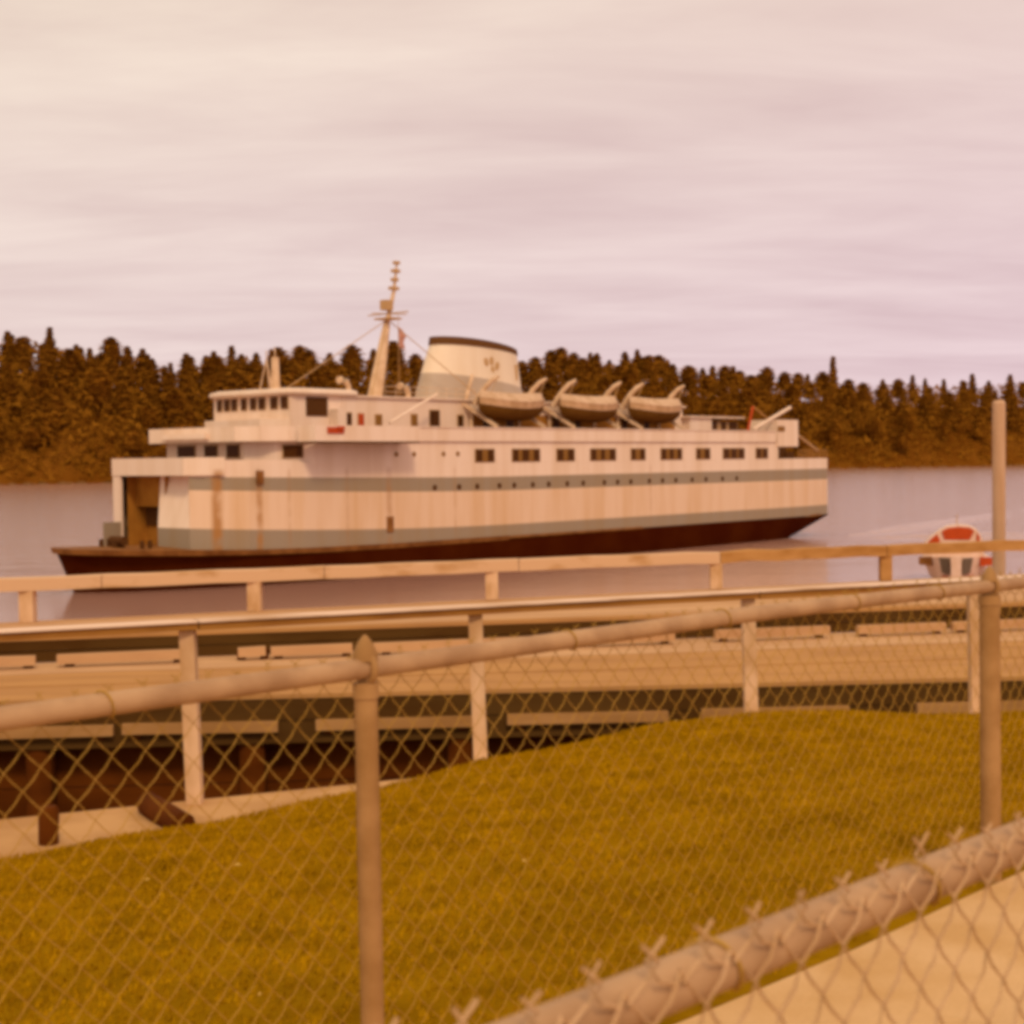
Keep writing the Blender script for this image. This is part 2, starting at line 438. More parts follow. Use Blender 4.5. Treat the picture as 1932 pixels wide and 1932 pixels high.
def hill_z(x, d):
    """height of the slope d metres behind the shoreline"""
    ridge = interp(x, SKY_X, SKY_Z) - 27
    lump = 2.2 * math.sin(x * 0.061 + d * 0.05) + 1.8 * math.sin(x * 0.023 - d * 0.031 + 1.0)
    q = min(max(d / 125.0, 0), 1)
    z = ridge * (q ** 0.85) + lump * min(1, max(0, d / 30))
    if d > 140:
        z -= (d - 140) * 0.12
    return z


xs = list(np.arange(-900, 1401, 20)); ds = [-12, 0, 6, 15, 28, 45, 65, 90, 115, 140, 180, 260, 400]
vs = [(x, shore_y(x) + d, -3 if d < 0 else 0.25 + hill_z(x, d)) for x in xs for d in ds]
nd = len(ds)
fs = [(i * nd + j, (i + 1) * nd + j, (i + 1) * nd + j + 1, i * nd + j + 1) for i in range(len(xs) - 1) for j in range(nd - 1)]
MB().add(vs, fs).build('hill', M['hillside'], smooth=True, kind='structure')

# near bank: lawn swelling to a crest, then dropping to the retaining wall
LX = [-14, -6, -2.66, -1.84, -0.96, -0.22, 0.985, 1.58, 3.16, 6, 14]
LYC = [4.0, 7.0, 8.14, 8.45, 8.86, 9.4, 9.8, 9.85, 9.74, 9.9, 11]
LZC = [-2.5, -2.3, -2.12, -2.05, -1.97, -1.90, -1.75, -1.68, -1.70, -1.75, -1.8]


def rail_y(x):
    return 9.14 + (x + 2.99) * (11.2 - 9.14) / (1.80 + 2.99)


def lawn_z(x, y):
    yc = interp(x, LX, LYC); zc = interp(x, LX, LZC)
    y0 = min(x + 3.6, yc - 1.5)
    if y <= y0:
        return -1.45
    if y <= yc:
        q = (y - y0) / (yc - y0)
        return lerp(-1.45, zc, q ** 1.25) + 0.012 * math.sin(x * 5.1 + y * 2.3) * q
    return max(zc - (y - yc) * 0.62 - 0.25 * min(1, (y - yc)) ** 2, -2.42)


gx = list(np.linspace(-14, 14, 141)); vs = []; NJ = 70
for x in gx:
    ye = max(rail_y(x) - 0.02, 2.5)
    for j in range(NJ):
        y = lerp(-8, ye, (j / (NJ - 1)) ** 0.6)
        vs.append((x, y, EYE + lawn_z(x, y)))
fs = [(i * NJ + j, (i + 1) * NJ + j, (i + 1) * NJ + j + 1, i * NJ + j + 1) for i in range(len(gx) - 1) for j in range(NJ - 1)]
MB().add(vs, fs).build('lawn', M['lawn'], smooth=True, kind='structure')

# grass blades over the part in view (one mesh, nobody could count them)
rg = np.random.default_rng(3)
NB = 150000
u_ = rg.random(NB)
bx_ = np.empty(NB); by_ = np.empty(NB)
bx_ = rg.uniform(-3.6, 4.6, NB); by_ = rg.uniform(0, 1, NB) ** 0.8
yc_ = np.interp(bx_, LX, LYC); y0_ = np.minimum(bx_ + 3.42, yc_ - 0.4)
y0_ = np.maximum(y0_, 2.6)
by_ = y0_ + (yc_ + 0.06 - y0_) * by_
bz_ = np.array([lawn_z(a, b2) for a, b2 in zip(bx_, by_)]) + EYE - 0.004
th = rg.uniform(0, 2 * np.pi, NB); hh = rg.uniform(0.010, 0.026, NB); wd = rg.uniform(0.004, 0.009, NB)
lean = rg.uniform(0.1, 0.9, NB) * hh; th2 = rg.normal(0.6, 0.9, NB)
V3 = np.empty((NB, 3, 3))
V3[:, 0] = np.stack([bx_ - np.cos(th) * wd, by_ - np.sin(th) * wd, bz_], 1)
V3[:, 1] = np.stack([bx_ + np.cos(th) * wd, by_ + np.sin(th) * wd, bz_], 1)
V3[:, 2] = np.stack([bx_ + np.cos(th2) * lean, by_ + np.sin(th2) * lean, bz_ + hh], 1)
me = bpy.data.meshes.new('grass')
me.vertices.add(NB * 3); me.vertices.foreach_set('co', V3.reshape(-1))
me.loops.add(NB * 3); me.loops.foreach_set('vertex_index', np.arange(NB * 3, dtype=np.int32))
me.polygons.add(NB); me.polygons.foreach_set('loop_start', np.arange(0, NB * 3, 3, dtype=np.int32))
me.materials.append(M['blade']); me.update(calc_edges=True)
link('grass', me, kind='stuff')

lv = MB()
for i in range(16):
    x = rng.uniform(-2.6, 3.2); yc = interp(x, LX, LYC); y = lerp(max(x + 4.0, 3.0), yc, rng.random()); z = EYE + lawn_z(x, y) + 0.03
    a = rng.random() * 6.28; s_ = rng.uniform(.008, .02); ca_, sa_ = math.cos(a) * s_, math.sin(a) * s_
    lv.add([(x + ca_, y + sa_, z), (x - sa_ * .6, y + ca_ * .6, z + .006), (x - ca_, y - sa_, z + .002), (x + sa_ * .6, y - ca_ * .6, z + .008)], [(0, 1, 2), (0, 2, 3)])
lv.build('fallen_leaves', M['leaflitter'], normals=False, kind='stuff')

# concrete ledge along the foot of the railing, and the timber retaining wall under it
lx = list(np.linspace(-12, 12, 25))
poly = [(x, max(rail_y(x) - 1.7, 1.5)) for x in lx] + [(x, rail_y(x) + 0.09) for x in reversed(lx)]
MB().prism(poly, EYE - 2.40, EYE - 2.175).build('ledge', M['concrete'], kind='structure')
# the path between the two wire fences
pth = MB()
pp = [(-6 + i * 0.5, 0) for i in range(24)]
for i in range(len(pp) - 1):
    xa, xb = pp[i][0], pp[i + 1][0]
    wob = 0.02 * math.sin(i * 1.7)
    wob2 = 0.02 * math.sin((i + 1) * 1.7)
    pth.add([(xa, xa - 1.5, EYE - 1.444), (xb, xb - 1.5, EYE - 1.444), (xb, xb + 3.37 + wob2, EYE - 1.444), (xa, xa + 3.37 + wob, EYE - 1.444)], [(0, 1, 2, 3)])
pth.build('path', M['path'], kind='structure')
rw = thing('retaining_wall', 'dark tarred timber wall below the white railing on the bank', 'wall', (0, 9.9, EYE - 9.5))
for k in range(8):
    z1 = EYE - 2.41 - k * 0.9
    MB().beam((-12, rail_y(-12) + 0.03 - 9.9, z1 - 0.44), (12, rail_y(12) + 0.03 - 9.9, z1 - 0.44), 0.09 + 0.02 * (k % 2), 0.87).build('plank', M['creosote_and_void'], rw)

# ------------------------------------------------------------------ far forest
def conifer_mesh(H, Rm, kind, seed):
    """crown of drooping sprays with gaps; kind 0 spire, 1 broad fir, 2 round-topped pine"""
    r_ = random.Random(seed)
    cr = MB()
    base = {0: 0.10, 1: 0.12, 2: 0.30}[kind]
    n = {0: 330, 1: 380, 2: 400}[kind]
    for i in range(n):
        q = (i + r_.random()) / n
        z = H * lerp(base, 1.0, q ** 0.9)
        if kind == 0:
            rad = Rm * (1 - q ** 1.25) ** 0.85 + 0.3
        elif kind == 1:
            rad = Rm * (1 - q ** 1.7) ** 0.9 + 0.3
        else:
            rad = Rm * math.sqrt(max(0.02, 1 - (2 * q - 0.85) ** 2 / 1.4)) * (1 if q < 0.8 else lerp(1, .6, (q - .8) / .2))
        rad *= 0.7 + 0.45 * r_.random() + 0.18 * math.sin(q * 31)
        a = r_.random() * 6.283
        rr = rad * (r_.random() ** 0.45)
        ca, sa = math.cos(a), math.sin(a)
        L = r_.uniform(1.8, 3.4) * (0.55 + 0.45 * Rm / 5); W = r_.uniform(1.2, 2.2)
        dz = -r_.uniform(0.2, 0.9) if kind < 2 else r_.uniform(-0.5, 0.6)
        c = (ca * rr, sa * rr, z)
        tipx, tipy, tipz = c[0] + ca * L * 0.6, c[1] + sa * L * 0.6, z + dz
        bx0, by0 = c[0] - ca * L * 0.5, c[1] - sa * L * 0.5
        px, py = -sa * W, ca * W
        cr.add([(bx0, by0, z + 0.4), (c[0] + px, c[1] + py, z - 0.1 + r_.uniform(-.3, .3)), (tipx, tipy, tipz), (c[0] - px, c[1] - py, z - 0.1 + r_.uniform(-.3, .3))], [(0, 1, 2), (0, 2, 3)])
    core = []                   # lumpy inner mass that the sprays stand on
    for i in range(8):
        q = i / 7
        z = H * lerp(base, 0.97, q)
        if kind == 0:
            rad = Rm * (1 - q ** 1.25) ** 0.85
        elif kind == 1:
            rad = Rm * (1 - q ** 1.7) ** 0.9
        else:
            rad = Rm * math.sqrt(max(0.02, 1 - (2 * q - 0.85) ** 2 / 1.4)) * (1 if q < 0.8 else lerp(1, .6, (q - .8) / .2))
        rad = max(rad * 0.74, 0.25)
        core.append([(rad * r_.uniform(.78, 1.15) * math.cos(k * .785 + i), rad * r_.uniform(.78, 1.15) * math.sin(k * .785 + i), z + r_.uniform(-.5, .5)) for k in range(8)])
    cr.loft(core)
    for i in range(6):      # leader sprays at the very top
        a = i * 1.05
        cr.add([(0, 0, H * 1.03), (math.cos(a) * 0.6, math.sin(a) * 0.6, H * 0.93), (math.cos(a + .8) * 0.5, math.sin(a + .8) * 0.5, H * 0.92)], [(0, 1, 2)])
    tr = MB().tube([(0, 0, -2.5), (0.1, 0, H * 0.4), (0, 0.1, H * 0.95)], [0.42, 0.28, 0.05], 6)
    return cr, tr


protos = []
for i, (H, Rm, k) in enumerate(((27, 5.6, 0), (25, 6.4, 1), (29, 5.2, 0), (24, 7.4, 2), (26, 6.8, 1), (22, 6.8, 2), (26, 7.6, 2), (31, 4.0, 0))):
    cr, tr = conifer_mesh(H, Rm, k, 40 + i)
    protos.append((cr.mesh('crown', M['leaf'][i % 4], normals=False, smooth=False), tr.mesh('trunk', M['bark']), k, H))
LAB = {0: 'pointed dark conifer in the dense wood on the far shore', 1: 'broad dark fir in the dense wood on the far shore', 2: 'round-topped dark pine in the dense wood on the far shore'}
GRP = {0: 'pointed conifers on the far shore', 1: 'broad firs on the far shore', 2: 'round-topped pines on the far shore'}
NAME = {0: 'conifer_tree', 1: 'fir_tree', 2: 'pine_tree'}


def plant(x, d, pi, sc_, label=None, group=True, rot=None):
    cm, tm, k, H = protos[pi]
    o = thing(NAME[k], label or LAB[k], 'tree', (x, shore_y(x) + d, hill_z(x, d) + 0.2), rot if rot is not None else rng.random() * 6.28, GRP[k] if group else None)
    o.scale = (sc_ * rng.uniform(0.9, 1.15), sc_ * rng.uniform(0.9, 1.15), sc_)
    link('crown', cm, o); link('trunk', tm, o)
    return o


ntree = 0
rows = [(132, 82), (108, 60), (84, 48), (60, 40), (38, 34), (20, 26)]
for d, cnt in rows:
    for i in range(cnt):
        q = (i + rng.uniform(0.15, 0.85)) / cnt
        # evenly spread over the picture, so nearer (left) shore is a little denser
        x = interp(q, [0, 0.15, 0.3, 0.5, 0.66, 0.83, 1.0], [-330, -235, -150, -5, 120, 290, 500])
        dd = d + rng.uniform(-9, 9)
        if d < 45 and (-228 < x < -196 or 330 < x < 420) and rng.random() < 0.75:
            continue                        # brushy openings by the water
        broad = rng.random()
        # round crowns in the middle of the skyline, spires towards the ends
        if -160 < x < 330:
            pi = rng.choice([1, 3, 4, 5, 6, 3, 6, 1])
        else:
            pi = rng.choice([0, 1, 2, 4, 3, 6, 1])
        sc_ = rng.uniform(0.80, 1.06) if d > 45 else rng.uniform(0.65, 1.0)
        k_ = protos[pi][2]
        zone = ('left of the ferry' if x < -190 else 'behind the ferry wheelhouse' if x < -95 else 'behind the ferry mast and funnel' if x < 15 else
                'behind the ferry lifeboats' if x < 130 else 'behind the ferry stern' if x < 225 else 'far right of the ferry')
        tier = 'on the skyline' if d > 100 else 'halfway down the wooded slope' if d > 50 else 'low by the shore'
        kind_ = ('pointed dark conifer', 'broad dark fir', 'round-topped dark pine')[k_]
        o_ = plant(x, dd, pi, sc_, f'{kind_} {tier} {zone}')
        o_['group'] = f'{kind_}s {tier} {zone}'
        ntree += 1
plant(262.0, 118, 7, 1.30, 'tall thin spire-topped conifer standing far above the wood right of the ferry', False)

# undergrowth and the mass of trees behind: one object
bru = []
rb = np.random.default_rng(11)
NU = 42000
ux = np.interp(rb.random(NU), [0, 0.15, 0.3, 0.5, 0.66, 0.83, 1.0], [-360, -235, -150, -5, 120, 290, 540])
ud = rb.random(NU) ** 0.9 * 150 + 1
pts_ = np.array([(x, shore_y(x) + d, hill_z(x, d)) for x, d in zip(ux, ud)])
pts_[:, 2] += rb.random(NU) ** 1.2 * np.minimum(17, 2.0 + ud * 0.24)
T = np.empty((NU, 3, 3))
for k in range(3):
    T[:, k] = pts_ + rb.normal(0, 1.0, (NU, 3)) * np.array([1.6, 1.2, 1.5])
me = bpy.data.meshes.new('undergrowth')
me.vertices.add(NU * 3); me.vertices.foreach_set('co', T.reshape(-1))
me.loops.add(NU * 3); me.loops.foreach_set('vertex_index', np.arange(NU * 3, dtype=np.int32))
me.polygons.add(NU); me.polygons.foreach_set('loop_start', np.arange(0, NU * 3, 3, dtype=np.int32))
me.materials.append(M['brush']); me.update(calc_edges=True)
link('undergrowth', me, kind='stuff')

# low swells of the wake trailing off behind the stern
wk = MB()
for (x0, y0, x1, y1, hw, hh_) in ((40, 178, 78, 232, 1.6, 0.30), (41, 173, 66, 181, 1.3, 0.26), (46, 169, 68, 173, 1.0, 0.2), (44, 186, 92, 262, 1.8, 0.3)):
    n_ = 14; rr_ = []
    for k in range(n_):
        q = k / (n_ - 1); x = lerp(x0, x1, q); y = lerp(y0, y1, q) + 0.8 * math.sin(q * 9 + x0)
        s_ = math.sin(math.pi * min(1, q * 1.15 + .02)) ** 0.5 if q < 0.87 else max(0.05, (1 - q) * 6)
        rr_.append([(x, y - hw * s_, 0.005), (x, y - hw * .4 * s_, hh_ * .7 * s_), (x, y, hh_ * s_), (x, y + hw * s_, 0.005)])
    wk.loft(rr_, cap=False, closed=False)
wk.build('wake', M['water'], smooth=True, kind='stuff')

# shoreline rocks
rk = MB()
for i in range(420):
    x = rng.uniform(-420, 640); s_ = rng.uniform(0.5, 1.8); y = shore_y(x) + rng.uniform(-4, 3); n6 = []
    ring = lambda rr, z: [(x + rr * math.cos(a * 1.047 + i) * rng.uniform(.7, 1.3) * 1.6, y + rr * math.sin(a * 1.047 + i), z) for a in range(6)]
    rk.loft([ring(s_, -0.3), ring(s_ * 0.9, s_ * 0.4), ring(s_ * 0.4, s_ * 0.75)])
rk.build('shore_rocks', M['rock'], kind='stuff')

# ------------------------------------------------------------------ the ferry (s aft from the stem, w to port, z up from the water)
TH = R(48.643)
ferry = thing('ferry', 'long white and green car ferry with dark hull and raked mast under way', 'ferry', (-32.775, 111.592, 0), TH)


class SB(MB):
    def build(s, *a, **k):
        s.v = [(x, -y, z) for x, y, z in s.v]
        return MB.build(s, *a, **k)

    def mesh_flipped(s, *a, **k):
        s.v = [(x, -y, z) for x, y, z in s.v]
        return MB.mesh(s, *a, **k)


def zd(s):
    return 2.5 + (0.68 * ((25 - s) / 26) ** 2 if s < 25 else 0)


def t1(s):
    return 3.65 + (1.35 * ((42 - s) / 42) ** 2 if s < 42 else 0)


def t2(s):
    return 6.75 + (1.0 * ((40 - s) / 40) ** 1.5 if s < 40 else 0)


def t3(s):
    return 8.02 + (0.65 * ((40 - s) / 40) ** 1.5 if s < 40 else 0)


# hull
ST = [(0, -0.75, 0.06, 1.2), (1.2, 1.0, 1.6, 2.9), (3.8, 3.6, 3.4, 4.5), (7, 6.9, 4.9, 5.8), (12, 12, 6.6, 7.1), (18, 18, 7.6, 7.8), (25, 25, 7.95, 8.0), (40, 40, 8, 8), (60, 60, 8, 8),
      (78, 78, 8, 8.0), (85, 88, 7.9, 7.95), (88, 94, 7.6, 7.7), (90.5, 99.6, 7.0, 7.3)]
hull = SB(); rings = []
for sw, sd_, bw, bd in ST:
    ring = []
    lev = ((-1.5, sw, bw * 0.92), (0.0, sw, bw), (0.52, lerp(sw, sd_, .42), lerp(bw, bd, .6)), (1.0, sd_, bd))
    ps_ = []
    for f_, s_, b2 in lev:
        z = f_ if f_ <= 0 else f_ * zd(sd_)
        ps_.append((s_, b2, z))
    ring = ps_ + [(a, -b2, c) for a, b2, c in reversed(ps_)]
    rings.append(ring)
hull.loft(rings)
hull.build('hull', M['black'], ferry, smooth=True)
# flared foredeck rim round the bow
half = [(-1.15, 0.0), (-1.0, 1.5), (0.2, 3.3), (3.0, 5.0), (6.9, 6.4), (12, 7.45), (18, 8.0), (25, 8.14), (40, 8.14)]
rim = SB(); top = []; bot = []
for s_, w_ in half:
    top.append((s_, w_, zd(s_) + 0.14)); bot.append((s_ + 0.12, max(w_ - 0.12, 0), zd(s_) - 0.26))
full_t = top + [(a, -b2, c) for a, b2, c in reversed(top[1:])]
full_b = bot + [(a, -b2, c) for a, b2, c in reversed(bot[1:])]
rim.loft([full_b, full_t])
rim.build('bow_platform', M['rim'], ferry)
SB().beam((40, 8.07, 2.5), (97, 7.6, 2.5), 0.2, 0.22).build('rubbing_strake', M['rim'], ferry)

# lower side plating in bands: green, white, green, white
HO = [(6.9, 5.0), (8.2, 6.05), (11, 7.05), (16, 7.75), (24, 8.0), (86, 8.0), (94, 7.75), (99.3, 7.2)]


def outline(step=2.0, pts=HO):
    o = []
    for (a, wa), (b2, wb) in zip(pts, pts[1:]):
        k = max(1, int((b2 - a) / step))
        for i in range(k):
            o.append((lerp(a, b2, i / k), lerp(wa, wb, i / k)))
    o.append(pts[-1])
    return o


def side_strip(mb, pts, zlo, zhi):
    lo = [(s_, w_, zlo(s_)) for s_, w_ in pts]; hi = [(s_, w_, zhi(s_)) for s_, w_ in pts]
    n = len(pts)
    mb.add(lo + hi, [(i, i + 1, n + i + 1, n + i) for i in range(n - 1)])


for sg in (1, -1):
    pts = [(s_, w_ * sg) for s_, w_ in outline()]
    if sg == 1:
        pts_t = pts + [(99.3, -7.2)]
    else:
        pts_t = pts
    for nm, lo, hi, mm in (('lower_green_band', zd, t1, 'teal'), ('side_plating', t1, t2, 'side'), ('upper_green_band', t2, t3, 'teal'), ('upper_plating', t3, lambda s_: lerp(9.75, 9.28, min(1, max(0, (s_ - 14) / 5))), 'white')):
        mb = SB(); side_strip(mb, pts_t, lo, hi)
        mb.build(nm, M[mm], ferry)
# bow front: pillars, lintel, recessed door
f = SB(); f.box(6.9, 7.1, -5.0, -3.96, zd(7), 8.6); f.build('bow_pillar', M['white'], ferry)
f = SB(); f.add([(6.9, .95, t1(6.9)), (6.9, 5, t1(6.9)), (8.0, 5.75, 8.6), (8.0, -.1, 8.6), (7.6, .95, t1(6.9)), (7.6, 5.3, t1(6.9)), (8.3, 5.75, 8.6), (8.3, -.1, 8.6)], [(0, 1, 2, 3), (4, 7, 6, 5), (0, 4, 5, 1), (1, 5, 6, 2), (2, 6, 7, 3), (3, 7, 4, 0)]); f.build('bow_panel', M['white'], ferry)
f = SB(); f.box(6.88, 7.6, 0.95, 5.02, zd(7), t1(6.9) - 0.002); f.build('bow_green_panel', M['teal'], ferry)
f = SB(); f.prism([(6.86, -5.05), (6.5, 4.9), (7.4, 5.8), (9.0, 6.72), (9.0, -6.7), (7.4, -5.6)], 8.62, 9.98); f.build('bow_lintel', M['white'], ferry)
f = SB(); f.box(8.4, 8.6, -3.96, 0.95, 6.15, 8.6); f.build('bow_door', M['brownpanel'], ferry)
f = SB(); f.box(9.2, 9.4, -3.96, 0.95, zd(9), 6.13); f.build('vehicle_deck_bulkhead', M['brownpanel'], ferry)
for a, b2 in ((-3.7, -1.9), (-1.0, 0.8)):
    f = SB(); f.box(9.05, 9.18, a, b2, 4.6, 6.05); f.build('vehicle_deck_door', M['dark'], ferry)
f = SB(); f.box(7.6, 10.3, 0.95, 1.1, zd(8), 8.6); f.box(7.6, 10.3, -4.1, -3.96, zd(8), 8.6); f.build('bow_opening_wall', M['brownpanel'], ferry)
for a, b2 in ((-6.0, -3.7),):
    f = SB(); f.box(5.3, 6.88, -4.12, -3.97, zd(5), 4.95); f.build('bow_bulwark', M['teal'], ferry)
wl = SB(); wl.tube([(3.2, 0.2, 3.75), (3.2, 1.9, 3.75)], 0.36, 10); wl.box(2.8, 3.6, 0.7, 1.3, 3.1, 3.7)
wl.build('windlass', M['dark'], ferry)
for w_ in (-2.4, 3.0):
    for d_ in (0, 0.7):
        SB().tube([(4.0 + d_, w_, 3.1), (4.0 + d_, w_, 3.75)], 0.18, 8).build('mooring_bitt', M['dark'], ferry)

# decks
main = [(7.0, 4.9)] + HO[1:] + [(99.2, 0)]
poly = [(a, b2 - 0.03) for a, b2 in HO] + [(a, -b2 + 0.03) for a, b2 in reversed(HO)]
SB().prism(poly, 9.16, 9.24).build('promenade_deck', M['deck'], ferry)
T2 = [(12.2, 5.05), (14.0, 6.7), (17.0, 7.85), (24, 8.0), (86.8, 8.0)]
for sg in (1, -1):
    pts = [(a, b2 * sg) for a, b2 in outline(3, T2)]
    if sg == 1:
        pts = [(12.2, -5.05)] + pts
    mb = SB(); side_strip(mb, pts, lambda s_: 9.283, lambda s_: 11.3); mb.build('saloon_wall', M['white'], ferry)
SB().box(86.6, 86.8, -8.0, 8.0, 9.25, 11.3).build('saloon_end_wall', M['dark'], ferry)
BD = [(10.9, 5.6), (12.3, 6.9), (14.5, 7.7), (18, 8.1), (26, 8.15), (91, 8.1)]
poly = [(a, b2 - 0.02) for a, b2 in BD] + [(a, -b2 + 0.02) for a, b2 in reversed(BD)]
SB().prism(poly, 11.22, 11.4).build('boat_deck', M['deck'], ferry)


def bulwark(mb, pts, z0, z1, th=0.12):
    for (a, wa), (b2, wb) in zip(pts, pts[1:]):
        mb.beam((a, wa, (z0 + z1) / 2), (b2, wb, (z0 + z1) / 2), th, z1 - z0)


bw_ = SB(); bulwark(bw_, [(86, -8.1), (26, -8.15), (14.5, -7.7), (10.9, -5.6), (10.9, 5.6), (12.3, 6.9), (14.5, 7.7), (18, 8.1), (26, 8.15), (86, 8.12)], 11.2, 12.36)
bw_.build('bulwark', M['white'], ferry)
bc = SB(); bulwark(bc, [(26, 8.17), (86, 8.14)], 12.363, 12.46, 0.26); bc.build('bulwark_cap', M['white'], ferry)
f = SB(); f.box(10.4, 11.0, -3.4, 2.4, 11.45, 11.9); f.build('bow_lamp_bracket', M['white'], ferry)
# overhanging bridge wing platform on the port side
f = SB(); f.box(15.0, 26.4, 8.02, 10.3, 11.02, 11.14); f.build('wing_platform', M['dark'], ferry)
f = SB(); f.box(15.0, 26.4, 10.18, 10.3, 11.143, 12.4); f.box(15.0, 15.12, 8.2, 10.18, 11.143, 12.4); f.box(26.28, 26.4, 8.2, 10.18, 11.143, 12.4); f.build('wing_bulwark', M['white'], ferry)
f = SB(); f.box(16.2, 17.9, 10.305, 10.4, 11.75, 12.25); f.box(17.2, 17.9, 10.305, 10.5, 12.05, 12.32); f.build('sidelight_board', M['red'], ferry)

# saloon windows
side_w = [(35.76, 36.53), (37.3, 38.05), (40.73, 41.42), (42.01, 42.91), (43.63, 44.38), (47.1, 47.92), (48.64, 49.52), (52.22, 52.97), (53.77, 54.32), (55.17, 56.02), (58.78, 59.35), (60.2, 60.94), (63.89, 64.66), (65.32, 65.98), (66.73, 67.42), (70.31, 70.9), (71.75, 72.66), (75.43, 76.47), (76.89, 77.95), (78.38, 79.45), (82.07, 82.96), (83.4, 84.3)]
groups = [(0, 1), (2, 3, 4), (5, 6), (7, 8, 9), (10, 11), (12, 13, 14), (15, 16), (17, 18, 19), (20, 21)]
for g in groups:
    a = side_w[g[0]][0] - 0.16; b2 = side_w[g[-1]][1] + 0.16
    wf = SB(); wf.box(a, b2, 8.005, 8.05, 9.33, 10.53); w_o = wf.build('window', M['curtain'], ferry)
    for i in g:
        p_ = SB(); p_.box(side_w[i][0], side_w[i][1], 8.052, 8.085, 9.42, 10.45); p_.build('pane', M['pane'], w_o)
for a, b2 in ((-3.5, -1.2), (0.1, 1.7), (2.95, 4.5)):
    wf = SB(); wf.box(12.14, 12.195, a - 0.1, b2 + 0.1, 9.88, 11.02); w_o = wf.build('window', M['frame'], ferry)
    p_ = SB(); p_.box(12.1, 12.138, a, b2, 9.98, 10.92); p_.build('pane', M['pane'], w_o)
# cheek window (set on the slanting corner) with a thin frame
d0 = Vector((17.0 - 14.0, 7.85 - 6.7, 0)).normalized(); nrm = Vector((-d0.y, d0.x, 0))
ca = Vector((14.6, 6.7 + 0.6 * 1.15 / 3.0, 10.4)) + nrm * 0.04
wf = SB(); wf.beam(ca - d0 * 0.15, ca + d0 * 1.65, 0.06, 1.1); w_o = wf.build('window', M['frame'], ferry)
p_ = SB(); p_.beam(ca - d0 * 0.05 + nrm * 0.04, ca + d0 * 1.55 + nrm * 0.04, 0.05, 0.95); p_.build('pane', M['pane'], w_o)
# small lights and portholes along the green band and forward of the windows
for s_ in (30.46, 33.52, 35.86, 38.83, 40.86, 43.47, 45.77, 48.52, 50.95, 54.28, 56.42, 58.61, 61.75, 64.06, 66.42, 69.4, 72.0, 75.2, 78.0):
    p_ = SB(); p_.tube([(s_, 7.98, 7.2), (s_, 8.05, 7.2)], 0.26, 10); p_.build('porthole', M['dark'], ferry)
for s_ in (25.9, 28.0, 31.6, 33.4):
    p_ = SB(); p_.tube([(s_, 7.98, 10.1), (s_, 8.04, 10.1)], 0.22, 10); p_.build('porthole', M['curtain'], ferry)
for s_ in (11.9,):
    f = SB(); f.box(s_ - 0.35, s_ + 0.3, 7.28, 7.42, 7.9, 8.9); f.build('hawse_plate', M['rim'], ferry)
f = SB(); f.box(24.7, 25.4, 8.0, 8.1, 3.6, 4.9); f.build('boarding_door', M['rim'], ferry)

# bridge
f = SB(); f.prism([(15.0, -3.6), (15.0, 3.6), (17.0, 4.9), (17.0, -4.9)], 11.4, 13.05); f.build('bridge_front_base', M['white'], ferry)
f = SB(); f.prism([(17.0, -4.95), (17.0, 4.95), (22.6, 4.95), (22.6, -4.95)], 11.4, 15.0); f.build('wheelhouse', M['white'], ferry)
pw = [(-4.4, -3.8), (-3.44, -2.76), (-2.45, -1.77), (-1.18, -0.51), (0.0, 0.73), (1.1, 1.89), (2.62, 3.44), (3.92, 4.75)]
for a, b2 in pw:
    wf = SB(); wf.box(16.94, 16.99, a - 0.07, b2 + 0.07, 13.85, 14.9); w_o = wf.build('window', M['frame'], ferry)
    p_ = SB(); p_.box(16.89, 16.938, a, b2, 13.92, 14.84); p_.build('pane', M['pane'], w_o)
f = SB(); f.box(18.7, 21.0, 4.95, 5.02, 13.3, 14.85); f.build('wheelhouse_door', M['dark'], ferry)
f = SB(); f.box(21.2, 22.2, 5.02, 6.0, 11.6, 13.9); f.build('bridge_ladder_screen', M['white'], ferry)
rings = []
for dz, ins in ((15.0, 0.12), (15.18, 0.0), (15.42, 0.06), (15.56, 0.5)):
    x0, x1, hw, c_ = 16.35 + ins, 24.0 - ins * 0.3, 5.45 - ins, 1.0
    rings.append([(x0, -hw + c_, dz), (x0, hw - c_, dz), (x0 + c_ * .3, hw - c_ * .3, dz), (x0 + c_, hw, dz), (x1, hw, dz), (x1, -hw, dz), (x0 + c_, -hw, dz), (x0 + c_ * .3, -hw + c_ * .3, dz)])
f = SB(); f.loft(rings); f.build('wheelhouse_roof', M['white'], ferry, smooth=True)
ant = SB(); ant.tube([(18.0, 2.0, 15.5), (18.0, 2.0, 18.2)], [0.4, 0.32], 10); ant.tube([(18.0, 2.0, 18.2), (18.0, 2.0, 19.0)], 0.06, 6)
ant.build('radar_post', M['mast'], ferry, smooth=True)
tri = SB()
for a, b2 in ((-0.5, -0.3), (0.5, -0.3), (0.0, 0.6)):
    tri.tube([(14.9 + 2.2 + a, 2 + b2, 15.5), (17.1, 2, 18.0)], 0.06, 5)
tri.tube([(17.1, 2, 17.9), (17.1, 2, 18.7)], 0.05, 5)
tri.build('antenna_tripod', M['mast'], ferry)

